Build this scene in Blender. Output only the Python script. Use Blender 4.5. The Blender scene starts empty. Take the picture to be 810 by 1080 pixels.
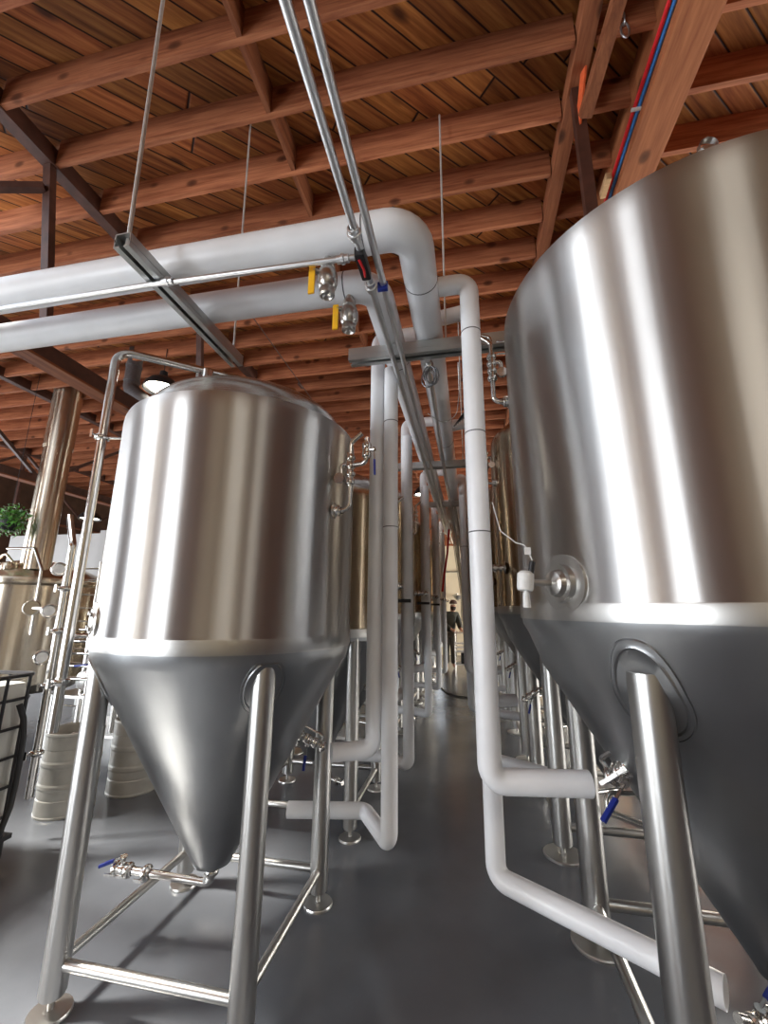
import bpy, bmesh, math, random
from mathutils import Vector, Matrix
random.seed(7)
PI = math.pi
V = Vector
C = bpy.context.scene.collection

# ------------------------------------------------------------------ materials
def new_mat(name):
    m = bpy.data.materials.new(name); m.use_nodes = True
    nt = m.node_tree; b = nt.nodes['Principled BSDF']
    return m, nt, b
def node(nt, kind, **kw):
    n = nt.nodes.new(kind)
    for k, v in kw.items(): setattr(n, k, v)
    return n
def ramp(nt, fac, stops):
    r = node(nt, 'ShaderNodeValToRGB')
    el = r.color_ramp.elements
    while len(el) < len(stops): el.new(0.5)
    for e, (p, c) in zip(el, stops):
        e.position = p; e.color = (*c, 1) if len(c) == 3 else c
    nt.links.new(fac, r.inputs[0]); return r.outputs[0]
def mapping(nt, scale=(1,1,1), rot=(0,0,0), coord='Object'):
    tc = node(nt, 'ShaderNodeTexCoord'); mp = node(nt, 'ShaderNodeMapping')
    mp.inputs['Scale'].default_value = scale; mp.inputs['Rotation'].default_value = rot
    nt.links.new(tc.outputs[coord], mp.inputs['Vector']); return mp.outputs[0]
def noise(nt, vec, scale, detail=3, rough=.5):
    n = node(nt, 'ShaderNodeTexNoise'); n.inputs['Scale'].default_value = scale
    n.inputs['Detail'].default_value = detail; n.inputs['Roughness'].default_value = rough
    nt.links.new(vec, n.inputs['Vector']); return n.outputs['Fac']
def bump(nt, b, h, strength, dist=.01):
    bp = node(nt, 'ShaderNodeBump'); bp.inputs['Strength'].default_value = strength
    bp.inputs['Distance'].default_value = dist
    nt.links.new(h, bp.inputs['Height']); nt.links.new(bp.outputs[0], b.inputs['Normal'])
def math_node(nt, op, a, bv=None):
    n = node(nt, 'ShaderNodeMath', operation=op)
    for i, x in enumerate((a, bv)):
        if x is None: continue
        if isinstance(x, (int, float)): n.inputs[i].default_value = x
        else: nt.links.new(x, n.inputs[i])
    return n.outputs[0]
def plain(name, col, rough=.5, metal=0., spec=.5, nscale=30, var=.12):
    m, nt, b = new_mat(name)
    v = mapping(nt)
    f = noise(nt, v, nscale)
    c = ramp(nt, f, [(.3, tuple(x*(1-var) for x in col)), (.7, tuple(min(1, x*(1+var)) for x in col))])
    nt.links.new(c, b.inputs['Base Color'])
    b.inputs['Roughness'].default_value = rough; b.inputs['Metallic'].default_value = metal
    b.inputs['Specular IOR Level'].default_value = spec
    return m
def steel(name, col, rough, aniso=0., vscale=(6, 6, .25), bstr=.25, bdist=.01, rvar=.08):
    m, nt, b = new_mat(name)
    b.inputs['Metallic'].default_value = 1
    v = mapping(nt, vscale)
    f = noise(nt, v, 1.0, 2)
    fine = noise(nt, mapping(nt, (3, 3, 220)), 3.0, 2)
    c = ramp(nt, noise(nt, mapping(nt, (2, 2, .6)), 2.5, 4), [(.3, tuple(x*.88 for x in col)), (.7, col)])
    nt.links.new(c, b.inputs['Base Color'])
    r = node(nt, 'ShaderNodeMapRange'); nt.links.new(fine, r.inputs[0])
    r.inputs[3].default_value = rough-rvar; r.inputs[4].default_value = rough+rvar
    nt.links.new(r.outputs[0], b.inputs['Roughness'])
    if aniso:
        b.inputs['Anisotropic'].default_value = aniso; b.inputs['Anisotropic Rotation'].default_value = .25
        t = node(nt, 'ShaderNodeTangent', direction_type='RADIAL', axis='Z')
        nt.links.new(t.outputs[0], b.inputs['Tangent'])
    if bstr: bump(nt, b, f, bstr, bdist)
    return m
def wood(name, light, dark, axis='X', knots=True, rough=.65):
    m, nt, b = new_mat(name)
    oi = node(nt, 'ShaderNodeObjectInfo')
    sc = {'X': (.9, 14, 14), 'Y': (14, .9, 14), 'Z': (14, 14, .9)}[axis]
    tc = node(nt, 'ShaderNodeTexCoord')
    add = node(nt, 'ShaderNodeVectorMath', operation='ADD')
    mul = node(nt, 'ShaderNodeVectorMath', operation='SCALE')
    cmb = node(nt, 'ShaderNodeCombineXYZ')
    for i in range(3): nt.links.new(oi.outputs['Random'], cmb.inputs[i])
    nt.links.new(cmb.outputs[0], mul.inputs[0]); mul.inputs['Scale'].default_value = 37
    nt.links.new(tc.outputs['Object'], add.inputs[0]); nt.links.new(mul.outputs[0], add.inputs[1])
    mp = node(nt, 'ShaderNodeMapping'); mp.inputs['Scale'].default_value = sc
    nt.links.new(add.outputs[0], mp.inputs['Vector'])
    g = noise(nt, mp.outputs[0], 2.2, 5, .65)
    c = ramp(nt, g, [(.32, dark), (.5, tuple((a+b_)/2 for a, b_ in zip(light, dark))), (.68, light)])
    # board to board change
    hs = node(nt, 'ShaderNodeHueSaturation')
    nt.links.new(c, hs.inputs['Color'])
    mr = node(nt, 'ShaderNodeMapRange'); nt.links.new(oi.outputs['Random'], mr.inputs[0])
    mr.inputs[3].default_value = .8; mr.inputs[4].default_value = 1.18
    nt.links.new(mr.outputs[0], hs.inputs['Value'])
    out = hs.outputs[0]
    if knots:
        vo = node(nt, 'ShaderNodeTexVoronoi'); 
        mk = node(nt, 'ShaderNodeMapping')
        mk.inputs['Scale'].default_value = {'X': (3.0, 4.5, 4.5), 'Y': (4.5, 3.0, 4.5), 'Z': (4.5, 4.5, 3.0)}[axis]
        nt.links.new(add.outputs[0], mk.inputs['Vector']); nt.links.new(mk.outputs[0], vo.inputs['Vector'])
        vo.inputs['Scale'].default_value = 1.0
        kf = ramp(nt, vo.outputs['Distance'], [(.0, (1, 1, 1)), (.11, (.75, .75, .75)), (.19, (0, 0, 0))])
        mx = node(nt, 'ShaderNodeMix', data_type='RGBA')
        nt.links.new(kf, mx.inputs[0]); nt.links.new(out, mx.inputs[6]); mx.inputs[7].default_value = (*[x*.35 for x in dark], 1)
        out = mx.outputs[2]
    nt.links.new(out, b.inputs['Base Color']); b.inputs['Roughness'].default_value = rough
    b.inputs['Specular IOR Level'].default_value = .25
    bump(nt, b, g, .25, .004)
    return m
def deck_mat():
    # diagonal board sheathing seen from below
    m, nt, b = new_mat('deck_boards')
    ang = math.radians(-42)
    p = mapping(nt, (1, 1, 1), (0, 0, ang))
    sep = node(nt, 'ShaderNodeSeparateXYZ'); nt.links.new(p, sep.inputs[0])
    W = .15
    row = math_node(nt, 'DIVIDE', sep.outputs[1], W)
    fl = math_node(nt, 'FLOOR', row); fr = math_node(nt, 'FRACT', row)
    wn = node(nt, 'ShaderNodeTexWhiteNoise', noise_dimensions='1D'); nt.links.new(fl, wn.inputs['W'])
    # butt joints along each row
    off = math_node(nt, 'MULTIPLY', wn.outputs['Value'], 3.1)
    lx = math_node(nt, 'DIVIDE', math_node(nt, 'ADD', sep.outputs[0], off), 3.9)
    seg = math_node(nt, 'FLOOR', lx); frx = math_node(nt, 'FRACT', lx)
    cm = node(nt, 'ShaderNodeCombineXYZ'); nt.links.new(fl, cm.inputs[0]); nt.links.new(seg, cm.inputs[1])
    wn2 = node(nt, 'ShaderNodeTexWhiteNoise', noise_dimensions='2D'); nt.links.new(cm.outputs[0], wn2.inputs['Vector'])
    mp = node(nt, 'ShaderNodeMapping'); mp.inputs['Scale'].default_value = (.7, 11, 1)
    add = node(nt, 'ShaderNodeVectorMath', operation='ADD')
    sc = node(nt, 'ShaderNodeVectorMath', operation='SCALE'); sc.inputs['Scale'].default_value = 19
    nt.links.new(wn2.outputs['Color'], sc.inputs[0])
    nt.links.new(p, add.inputs[0]); nt.links.new(sc.outputs[0], add.inputs[1]); nt.links.new(add.outputs[0], mp.inputs['Vector'])
    g = noise(nt, mp.outputs[0], 2.4, 5, .6)
    c = ramp(nt, g, [(.28, (.15, .045, .011)), (.5, (.36, .135, .034)), (.75, (.60, .27, .072))])
    hs = node(nt, 'ShaderNodeHueSaturation'); nt.links.new(c, hs.inputs['Color'])
    mr = node(nt, 'ShaderNodeMapRange'); nt.links.new(wn2.outputs['Value'], mr.inputs[0])
    mr.inputs[3].default_value = .62; mr.inputs[4].default_value = 1.25
    nt.links.new(mr.outputs[0], hs.inputs['Value'])
    mr2 = node(nt, 'ShaderNodeMapRange'); nt.links.new(wn.outputs['Value'], mr2.inputs[0])
    mr2.inputs[3].default_value = .488; mr2.inputs[4].default_value = .503
    nt.links.new(mr2.outputs[0], hs.inputs['Hue'])
    vo = node(nt, 'ShaderNodeTexVoronoi'); vo.inputs['Scale'].default_value = 1
    mk = node(nt, 'ShaderNodeMapping'); mk.inputs['Scale'].default_value = (1.5, 3.4, 1)
    nt.links.new(add.outputs[0], mk.inputs['Vector']); nt.links.new(mk.outputs[0], vo.inputs['Vector'])
    kf = ramp(nt, vo.outputs['Distance'], [(.0, (1, 1, 1)), (.07, (.85, .85, .85)), (.15, (0, 0, 0))])
    mx = node(nt, 'ShaderNodeMix', data_type='RGBA')
    nt.links.new(kf, mx.inputs[0]); nt.links.new(hs.outputs[0], mx.inputs[6]); mx.inputs[7].default_value = (.05, .014, .006, 1)
    # gaps between boards
    d = math_node(nt, 'MINIMUM', fr, math_node(nt, 'SUBTRACT', 1.0, fr))
    d2 = math_node(nt, 'MULTIPLY', math_node(nt, 'MINIMUM', frx, math_node(nt, 'SUBTRACT', 1.0, frx)), 18)
    dd = math_node(nt, 'MINIMUM', d, d2)
    gap = ramp(nt, dd, [(.0, (1, 1, 1)), (.022, (1, 1, 1)), (.05, (0, 0, 0))])
    mx2 = node(nt, 'ShaderNodeMix', data_type='RGBA')
    nt.links.new(gap, mx2.inputs[0]); nt.links.new(mx.outputs[2], mx2.inputs[6]); mx2.inputs[7].default_value = (.02, .007, .004, 1)
    nt.links.new(mx2.outputs[2], b.inputs['Base Color'])
    b.inputs['Roughness'].default_value = .6; b.inputs['Specular IOR Level'].default_value = .3
    bump(nt, b, ramp(nt, dd, [(.0, (0, 0, 0)), (.08, (1, 1, 1))]), .6, .01)
    return m
def floor_mat():
    m, nt, b = new_mat('epoxy_floor')
    v = mapping(nt)
    f = noise(nt, v, .8, 6, .6); f2 = noise(nt, v, 5, 5, .6); f3 = noise(nt, v, 160, 2)
    c = ramp(nt, f, [(.3, (.125, .135, .155)), (.7, (.15, .16, .178))])
    mx = node(nt, 'ShaderNodeMix', data_type='RGBA', blend_type='MULTIPLY'); mx.inputs[0].default_value = .6
    nt.links.new(c, mx.inputs[6]); nt.links.new(ramp(nt, f2, [(.3, (.86, .86, .85)), (.7, (1, 1, 1))]), mx.inputs[7])
    nt.links.new(mx.outputs[2], b.inputs['Base Color'])
    nt.links.new(ramp(nt, f2, [(.3, (.19,)*3), (.7, (.25,)*3)]), b.inputs['Roughness'])
    bump(nt, b, f3, .12, .002)
    b.inputs['Specular IOR Level'].default_value = .6
    return m
M = {}
M['tank'] = steel('brushed_tank_steel', (.58, .57, .555), .36, .97, (9, 9, .10), .22, .006, .03)
M['tank2'] = steel('reflection_tinted_tank_steel', (.60, .50, .37), .2, .85, (9, 9, .10), .25, .006, .02)  # warm reflections of the room tinted into the base colour
M['dome'] = steel('satin_dome_steel', (.62, .60, .57), .26, .0, (3, 3, 3), .15, .01)
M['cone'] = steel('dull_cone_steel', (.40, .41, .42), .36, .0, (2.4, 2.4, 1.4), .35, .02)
M['leg'] = steel('satin_leg_steel', (.58, .57, .55), .33, 0, (9, 9, .5), .04, .004, .01)
M['pipe'] = steel('polished_pipe_steel', (.66, .645, .62), .2, 0, (6, 6, 6), .05, .003, .04)
M['galv'] = steel('galvanised_steel', (.52, .53, .52), .42, 0, (20, 20, 20), 0, .002)
M['rod'] = plain('zinc_plated_rod', (.62, .61, .58), .45, .4)
M['conduit'] = steel('conduit_steel', (.74, .75, .76), .4, 0, (20, 20, 20), 0, .002)
M['brass'] = steel('brushed_nickel_valve', (.55, .53, .5), .3, 0, (9, 9, 9), .1, .004)
M['kettle'] = steel('polished_kettle_steel', (.70, .62, .50), .26, .9, (5, 5, .12), .3, .008, .015)
M['white'] = plain('white_pvc_jacket', (.84, .85, .87), .34, nscale=4, var=.05)
M['seam'] = plain('grey_seam_tape', (.12, .12, .13), .5)
M['deck'] = deck_mat()
M['floor'] = floor_mat()
M['joist'] = wood('red_fir_joist', (.50, .19, .09), (.22, .062, .027), 'X')
M['joistY'] = wood('red_fir_purlin', (.34, .125, .055), (.17, .05, .022), 'Y')
M['glulam'] = wood('glulam_beam', (.44, .16, .065), (.26, .08, .03), 'Y')
M['truss'] = plain('dark_oxide_paint', (.075, .028, .018), .5, nscale=12, var=.3)
M['cream'] = plain('cream_painted_wall', (.78, .70, .52), .8, nscale=2, var=.05)
M['greywall'] = plain('grey_beige_wall', (.48, .45, .39), .8, nscale=2, var=.07)
M['darkwall'] = plain('dark_brown_board_wall', (.10, .05, .03), .8, nscale=4, var=.25)
M['panel'] = plain('off_white_panel', (.45, .44, .43), .6, nscale=3, var=.04)
M['blue'] = plain('blue_rubber_grip', (.01, .025, .22), .35)
M['bluebright'] = plain('light_blue_plastic', (.06, .25, .6), .4)
M['yellow'] = plain('yellow_vinyl_grip', (.95, .50, .02), .4, var=.05)
M['black'] = plain('black_plastic', (.015, .015, .017), .45)
M['blackpaint'] = plain('black_cage_tube', (.045, .045, .05), .35, .4)
M['hdpe'] = plain('milky_white_tank', (.78, .77, .72), .45, nscale=3, var=.05)
M['keg'] = plain('satin_keg_steel', (.50, .48, .43), .45, .3, nscale=8, var=.1)
M['redtube'] = plain('red_tubing', (.75, .02, .03), .35)
M['bluetube'] = plain('blue_tubing', (.06, .26, .72), .35)
M['leaf'] = plain('green_leaves', (.09, .28, .035), .5, nscale=20, var=.5)
M['whiteplastic'] = plain('white_plastic', (.75, .75, .73), .4)
M['skin'] = plain('skin', (.50, .27, .19), .6)
M['jacket'] = plain('dark_green_jacket', (.035, .04, .035), .8)
M['trousers'] = plain('brown_grey_trousers', (.10, .085, .07), .8)
M['cap'] = plain('dark_cap', (.08, .05, .04), .8)
M['beard'] = plain('dark_beard', (.03, .02, .015), .9)
M['pale_wood'] = wood('pale_pine', (.80, .52, .28), (.55, .32, .15), 'X', False)
M['ducting'] = plain('grey_duct_metal', (.20, .20, .21), .42, .8)
m, nt, b = new_mat('lamp_glow'); b.inputs['Emission Color'].default_value = (1, .93, .78, 1); b.inputs['Emission Strength'].default_value = 14
M['glow'] = m
m, nt, b = new_mat('clear_glass'); b.inputs['Transmission Weight'].default_value = 1; b.inputs['Roughness'].default_value = .02
M['glass'] = m

# ------------------------------------------------------------------ mesh helpers
def frame(d):
    d = V(d).normalized(); up = V((0, 0, 1)) if abs(d.z) < .95 else V((1, 0, 0))
    x = up.cross(d).normalized(); y = d.cross(x); return x, y, d
def fillet(pts, rb, n=7):
    pts = [V(p) for p in pts]; out = [pts[0]]
    for i in range(1, len(pts)-1):
        a, p, c = pts[i-1], pts[i], pts[i+1]
        u = (a-p); w = (c-p); lu, lw = u.length, w.length; u.normalize(); w.normalize()
        ang = u.angle(w)
        if ang > PI-.02: out.append(p); continue
        t = min(rb/math.tan(ang/2), lu*.49, lw*.49); r = t*math.tan(ang/2)
        bis = (u+w).normalized(); cen = p+bis*(r/math.sin(ang/2))
        s = (p+u*t-cen).normalized(); e = (p+w*t-cen).normalized()
        for k in range(n+1):
            out.append(cen+s.slerp(e, k/n)*r)
    out.append(pts[-1]); return out
def add_tube(bm, pts, r, segs=20, rb=0, cap=True):
    pts = fillet(pts, rb) if rb else [V(p) for p in pts]
    rs = r if isinstance(r, (list, tuple)) else [r]*len(pts)
    d = (pts[1]-pts[0]).normalized(); x, y, _ = frame(d); rings = []; prev = d
    for i, p in enumerate(pts):
        if i == 0: t = (pts[1]-pts[0])
        elif i == len(pts)-1: t = (pts[-1]-pts[-2])
        else: t = (pts[i+1]-pts[i]).normalized()+(pts[i]-pts[i-1]).normalized()
        t = t.normalized()
        q = prev.rotation_difference(t); x = q @ x; prev = t; y = t.cross(x)
        rings.append([bm.verts.new(p+(x*math.cos(a)+y*math.sin(a))*rs[i]) for a in [2*PI*k/segs for k in range(segs)]])
    for a, b_ in zip(rings, rings[1:]):
        for k in range(segs):
            bm.faces.new((a[k], a[(k+1) % segs], b_[(k+1) % segs], b_[k]))
    if cap:
        bm.faces.new(list(reversed(rings[0]))); bm.faces.new(rings[-1])
def add_lathe(bm, prof, org=(0,0,0), d=(0,0,1), segs=32):
    x, y, z = frame(d)
    if V(d).normalized().z > .999: x, y, z = V((1,0,0)), V((0,1,0)), V((0,0,1))
    o = V(org); rings = []
    for r, h in prof:
        if r < 1e-6: rings.append([bm.verts.new(o+z*h)]*1)
        else: rings.append([bm.verts.new(o+z*h+(x*math.cos(a)+y*math.sin(a))*r) for a in [2*PI*k/segs for k in range(segs)]])
    for a, b_ in zip(rings, rings[1:]):
        for k in range(segs):
            k2 = (k+1) % segs
            if len(a) == 1 and len(b_) == 1: continue
            if len(a) == 1: f = (a[0], b_[k2], b_[k])
            elif len(b_) == 1: f = (a[k], a[k2], b_[0])
            else: f = (a[k], a[k2], b_[k2], b_[k])
            try: bm.faces.new(f)
            except ValueError: pass
def add_box(bm, c, s, rot=None, bev=0):
    r = bmesh.ops.create_cube(bm, size=1.0)
    vs = r['verts']
    for v in vs: v.co = V((v.co.x*s[0], v.co.y*s[1], v.co.z*s[2]))
    if bev:
        es = {e for v in vs for e in v.link_edges}
        rr = bmesh.ops.bevel(bm, geom=list(es), offset=bev, segments=2, profile=.7, affect='EDGES')
        vs = list({v for f in rr['faces'] for v in f.verts} | {v for v in vs if v.is_valid})
    for v in vs:
        co = v.co
        if rot is not None: co = rot @ co
        v.co = co+V(c)
def add_bar(bm, a, b_, w, h, bev=0):
    """rectangular bar between two points; w sideways, h upwards"""
    a, b_ = V(a), V(b_); x, y, z = frame(b_-a)
    R = Matrix((x, y, z)).transposed()
    add_box(bm, (a+b_)/2, (w, h, (b_-a).length), R, bev)
def NB(): return bmesh.new()
def obj(name, bm, mat, parent=None, at=None, smooth=True, ang=40):
    me = bpy.data.meshes.new(name)
    bmesh.ops.recalc_face_normals(bm, faces=bm.faces)
    off = V((0, 0, 0))
    if parent is not None: off = world_loc(parent)
    o = bpy.data.objects.new(name, me)
    if parent is None and at is not None:
        off = V(at); o.location = off
    for v in bm.verts: v.co -= off
    bm.to_mesh(me); bm.free()
    me.materials.append(mat if not isinstance(mat, str) else M[mat])
    if smooth:
        for p in me.polygons: p.use_smooth = True
        try: me.set_sharp_from_angle(angle=math.radians(ang))
        except Exception: pass
    C.objects.link(o)
    if parent is not None: o.parent = parent
    return o
def world_loc(o):
    L = V((0, 0, 0))
    while o is not None: L += o.location; o = o.parent
    return L
def tag(o, label, cat, group=None, kind=None):
    if label: o['label'] = label
    if cat: o['category'] = cat
    if group: o['group'] = group
    if kind: o['kind'] = kind
    return o
def thing(name, label, cat, loc=(0,0,0), group=None):
    o = bpy.data.objects.new(name, None); C.objects.link(o); o.location = loc
    o.empty_display_size = .1
    return tag(o, label, cat, group)
def struct(name, bm, mat, label=None, cat=None, group=None, **k):
    o = obj(name, bm, mat, **k); tag(o, label, cat, group, 'structure'); return o
def copy_tree(o, parent=None):
    c = o.copy(); C.objects.link(c); c.parent = parent
    for ch in o.children: copy_tree(ch, c)
    return c

# ------------------------------------------------------------------ room shell
X0, X1, Y0, Y1 = -12.0, 6.5, -6.0, 15.6
ZB, ZD = 5.0, 5.24                         # joist undersides, deck underside
bm = NB(); add_box(bm, ((X0+X1)/2, (Y0+Y1)/2, -.1), (X1-X0+.6, Y1-Y0+.6, .2))
struct('floor', bm, 'floor', 'grey sealed concrete floor with stains between the tank rows', 'floor', smooth=False)
# deck with a rooflight opening behind the camera's view
SK = (-8.2, -3.95, -1.2, 2.2)                # x0,x1,y0,y1
bm = NB()
def slab(x0, x1, y0, y1): add_box(bm, ((x0+x1)/2, (y0+y1)/2, ZD+.05), (x1-x0, y1-y0, .1))
slab(X0-.3, SK[0], Y0-.3, Y1+.3); slab(SK[1], X1+.3, Y0-.3, Y1+.3); slab(SK[0], SK[1], Y0-.3, SK[2]); slab(SK[0], SK[1], SK[3], Y1+.3)
struct('ceiling', bm, 'deck', 'underside of the roof deck of diagonal reddish boards', 'ceiling', smooth=False)
def wall(name, mat, boxes, label):
    bm = NB()
    for (a, b_) in boxes:
        a, b_ = V(a), V(b_); add_box(bm, (a+b_)/2, b_-a)
    return struct(name, bm, mat, label, 'wall', smooth=False)
T = .2
# left wall with a tall open loading door, back wall with a loading door
LD = (-5.4, -2.9, 4.3); BD = (-6.6, -5.1, 3.1); LE = (1.2, 7.2, 3.3)  # LE is an added, unseen opening that lights the left floor
wall('wall_left', 'darkwall', [((X0-T, Y0, 0), (X0, LD[0], ZD)), ((X0-T, LD[1], 0), (X0, LE[0], ZD)), ((X0-T, LE[0], LE[2]), (X0, LE[1], ZD)), ((X0-T, LE[1], 0), (X0, 12.5, ZD)), ((X0-T, LD[0], LD[2]), (X0, LD[1], ZD)),
     ((X0-T, 12.5, 0), (X0, Y1, ZD))], 'dark board wall behind the brewhouse')
wall('wall_back', 'cream', [((X0, Y0-T, 0), (BD[0], Y0, ZD)), ((BD[1], Y0-T, 0), (X1, Y0, ZD)), ((BD[0], Y0-T, BD[2]), (BD[1], Y0, ZD))], 'beige wall behind the viewer')
bm = NB(); add_box(bm, ((X0-1.6)/2, Y0+.06, (3.15+ZD)/2), (-1.6-X0, .12, ZD-3.15)); struct('trim_2', bm, 'darkwall', 'dark boards above the loading door', 'wall', smooth=False)
for i, (x, w_, h_) in enumerate(((-8.2, 1.6, 3.1), (-2.75, 2.2, 3.1), (.3, .10, 4.6), (1.9, .25, 4.6), (2.5, .06, 4.6), (4.4, .5, 4.6))):  # unseen uprights, added to break up the reflections on the tanks
    bm = NB(); add_box(bm, (x, Y0+.09, h_/2), (w_, .16, h_)); struct('trim_%d' % (i+3), bm, 'darkwall', 'upright board added behind the viewer to streak the tank reflections', 'wall', smooth=False)
for i, (a, b_) in enumerate((((-6.0, Y0-.02, 1.55), (.06, .12, 3.1)), ((X0-.02, 3.2, 1.65), (.12, .15, 3.3)), ((X0-.02, 5.2, 1.65), (.12, .15, 3.3)), ((X0-.02, -3.4, 2.15), (.12, .12, 4.3)), ((X0-.02, -4.7, 2.15), (.12, .07, 4.3)))):  # posts added out of view to split the bright door reflections
    bm = NB(); add_box(bm, a, b_); struct('door_%d' % (i+1), bm, 'darkwall', 'upright post added in a door opening to stripe the reflections', 'door', smooth=False)
wall('wall_right', 'darkwall', [((X1, Y0, 0), (X1+T, 2.6, ZD)), ((X1, 2.6, 0), (X1+T, 7.4, .5)), ((X1, 2.6, 2.4), (X1+T, 7.4, ZD)), ((X1, 7.4, 0), (X1+T, 11.2, ZD)), ((X1, 14.6, 0), (X1+T, Y1, ZD)), ((X1, 11.2, 4.0), (X1+T, 14.6, ZD))], 'wall beyond the right tank row')
wall('wall_far', 'cream', [((X0, Y1, 0), (-1.27, Y1+T, 3.85)), ((-1.05, Y1, 0), (X1, Y1+T, 3.85)), ((-1.27, Y1, 0), (-1.05, Y1+T, 1.0)), ((-1.27, Y1, 3.4), (-1.05, Y1+T, 3.85))], 'bright cream wall at the far end of the aisle')
bm = NB(); add_box(bm, ((X0+X1)/2, Y1+.02, (3.85+ZD)/2), (X1-X0, .3, ZD-3.85))
struct('trim_1', bm, 'joistY', 'reddish timber band above the cream far wall', 'wall', smooth=False)

# joists : one object each
jy = 1.66-.41*3
ymax = Y1
rows = []
while jy < ymax: rows.append(jy); jy += .41
for y in rows:
    for (xa, xb, nm) in ((X0, -3.19, 'left'), (-3.09, .76, 'middle'), (.88, X1, 'right')):
        if nm == 'left' and y < .9: continue
        if nm == 'left' and y < 2.35: xa = -3.92
        if nm == 'right' and y > 11: continue
        bm = NB(); add_box(bm, ((xa+xb)/2, y, (ZB+ZD)/2+.01), (xb-xa, .04, ZD-ZB+.02), bev=.003)
        lab = {'left': 'reddish fir ceiling joist across the bay over the brewhouse',
               'middle': 'reddish fir ceiling joist across the middle bay above the aisle and white pipes',
               'right': 'reddish fir ceiling joist across the bay above the right tanks'}[nm]
        struct('ceiling_joist', bm, 'joist', lab, 'joist', 'ceiling joists of the %s bay' % nm, at=((xa+xb)/2, y, ZB), smooth=False)
        # bright hanger clips at the bearing ends
bm = NB()
for k in range(len(rows)-1):
    y = (rows[k]+rows[k+1])/2
    add_box(bm, (-1.27+(.0 if k % 2 else .01), y, ZB+.12), (.035, .37, .235))
struct('joist_blocking', bm, 'joistY', 'line of thin dark blocking boards between the middle bay joists', 'blocking', smooth=False)
def truss(X, posts, zb, y0, y1, chord, label):
    t = thing('roof_truss', label, 'roof truss', (X, (y0+y1)/2, ZB)); t['kind'] = 'structure'
    bm = NB(); add_bar(bm, (X, y0, ZB+.06), (X, y1, ZB+.06), .10, .15); obj('top_chord', bm, 'joistY' if chord == 'w' else 'truss', t, smooth=False)
    if zb:
        bm = NB(); add_bar(bm, (X, y0, zb), (X, y1, zb), .14, .13); obj('bottom_chord', bm, 'joistY' if chord == 'w' else 'truss', t, smooth=False)
        bm = NB(); add_bar(bm, (X+.0, y0, zb-.07), (X, y1, zb-.07), .15, .02); obj('chord_flange', bm, 'joistY', t, smooth=False)
    for i, y in enumerate(posts):
        bm = NB(); ln = .26 if zb and zb < 3.5 else 0
        add_bar(bm, (X, y, ZB), (X, y+ln, zb or 3.4), .055, .07, .003)
        obj('post', bm, 'truss', t, smooth=False)
        if zb and i+1 < len(posts) and (i > 1 or zb > 3.5):
            bm = NB()
            a, c = ((X, y, zb), (X, posts[i+1], ZB)) if i % 2 else ((X, y, ZB), (X, posts[i+1], zb))
            add_bar(bm, a, c, .05, .05); obj('diagonal', bm, 'truss', t, smooth=False)
    return t
truss(-3.14, [2.05, 3.98, 5.9, 7.8, 9.7, 11.6], 3.47, .3, Y1, 'd', 'dark painted roof truss nearest the white overhead pipes')
truss(-6.9, [3.5, 5.4, 7.3, 9.2, 11.1], 3.6, 2.4, Y1, 'd', 'dark painted roof truss over the brewhouse chimney')
truss(-9.9, [3.5, 5.4, 7.3, 9.2, 11.1], 3.6, .3, Y1, 'd', 'dark painted roof truss nearest the left wall')
t = truss(.82, [2.32, 6.2, 10.1], None, .2, Y1, 'w', 'reddish roof truss chord and dark posts beside the big timber beam')
bm = NB(); add_bar(bm, (.84, 2.28, 4.70), (1.0, 1.35, 5.02), .07, .07); obj('brace', bm, 'joistY', t, smooth=False)
bm = NB(); add_bar(bm, (.80, 2.34, 4.62), (.84, 2.2, 4.98), .012, .06); o = obj('steel_strap', bm, plain('orange_primer_steel', (.75, .13, .04), .5), t, smooth=False); o['label'] = 'orange primed steel strap'
# left cross brace out from the nearest truss
bm = NB(); add_bar(bm, (-3.14, 2.05, 4.78), (-4.9, 1.2, 4.2), .055, .055)
obj('knee_brace', bm, 'truss', [o for o in bpy.data.objects if o.get('label', '').endswith('white overhead pipes')][0], smooth=False)
bm = NB(); add_box(bm, (1.325, (Y1+.2)/2, 4.955), (.23, Y1-.2, .47), bev=.006)
struct('roof_beam', bm, 'glulam', 'large square timber beam above the right tanks with tubes along it', 'beam', smooth=False)
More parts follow.
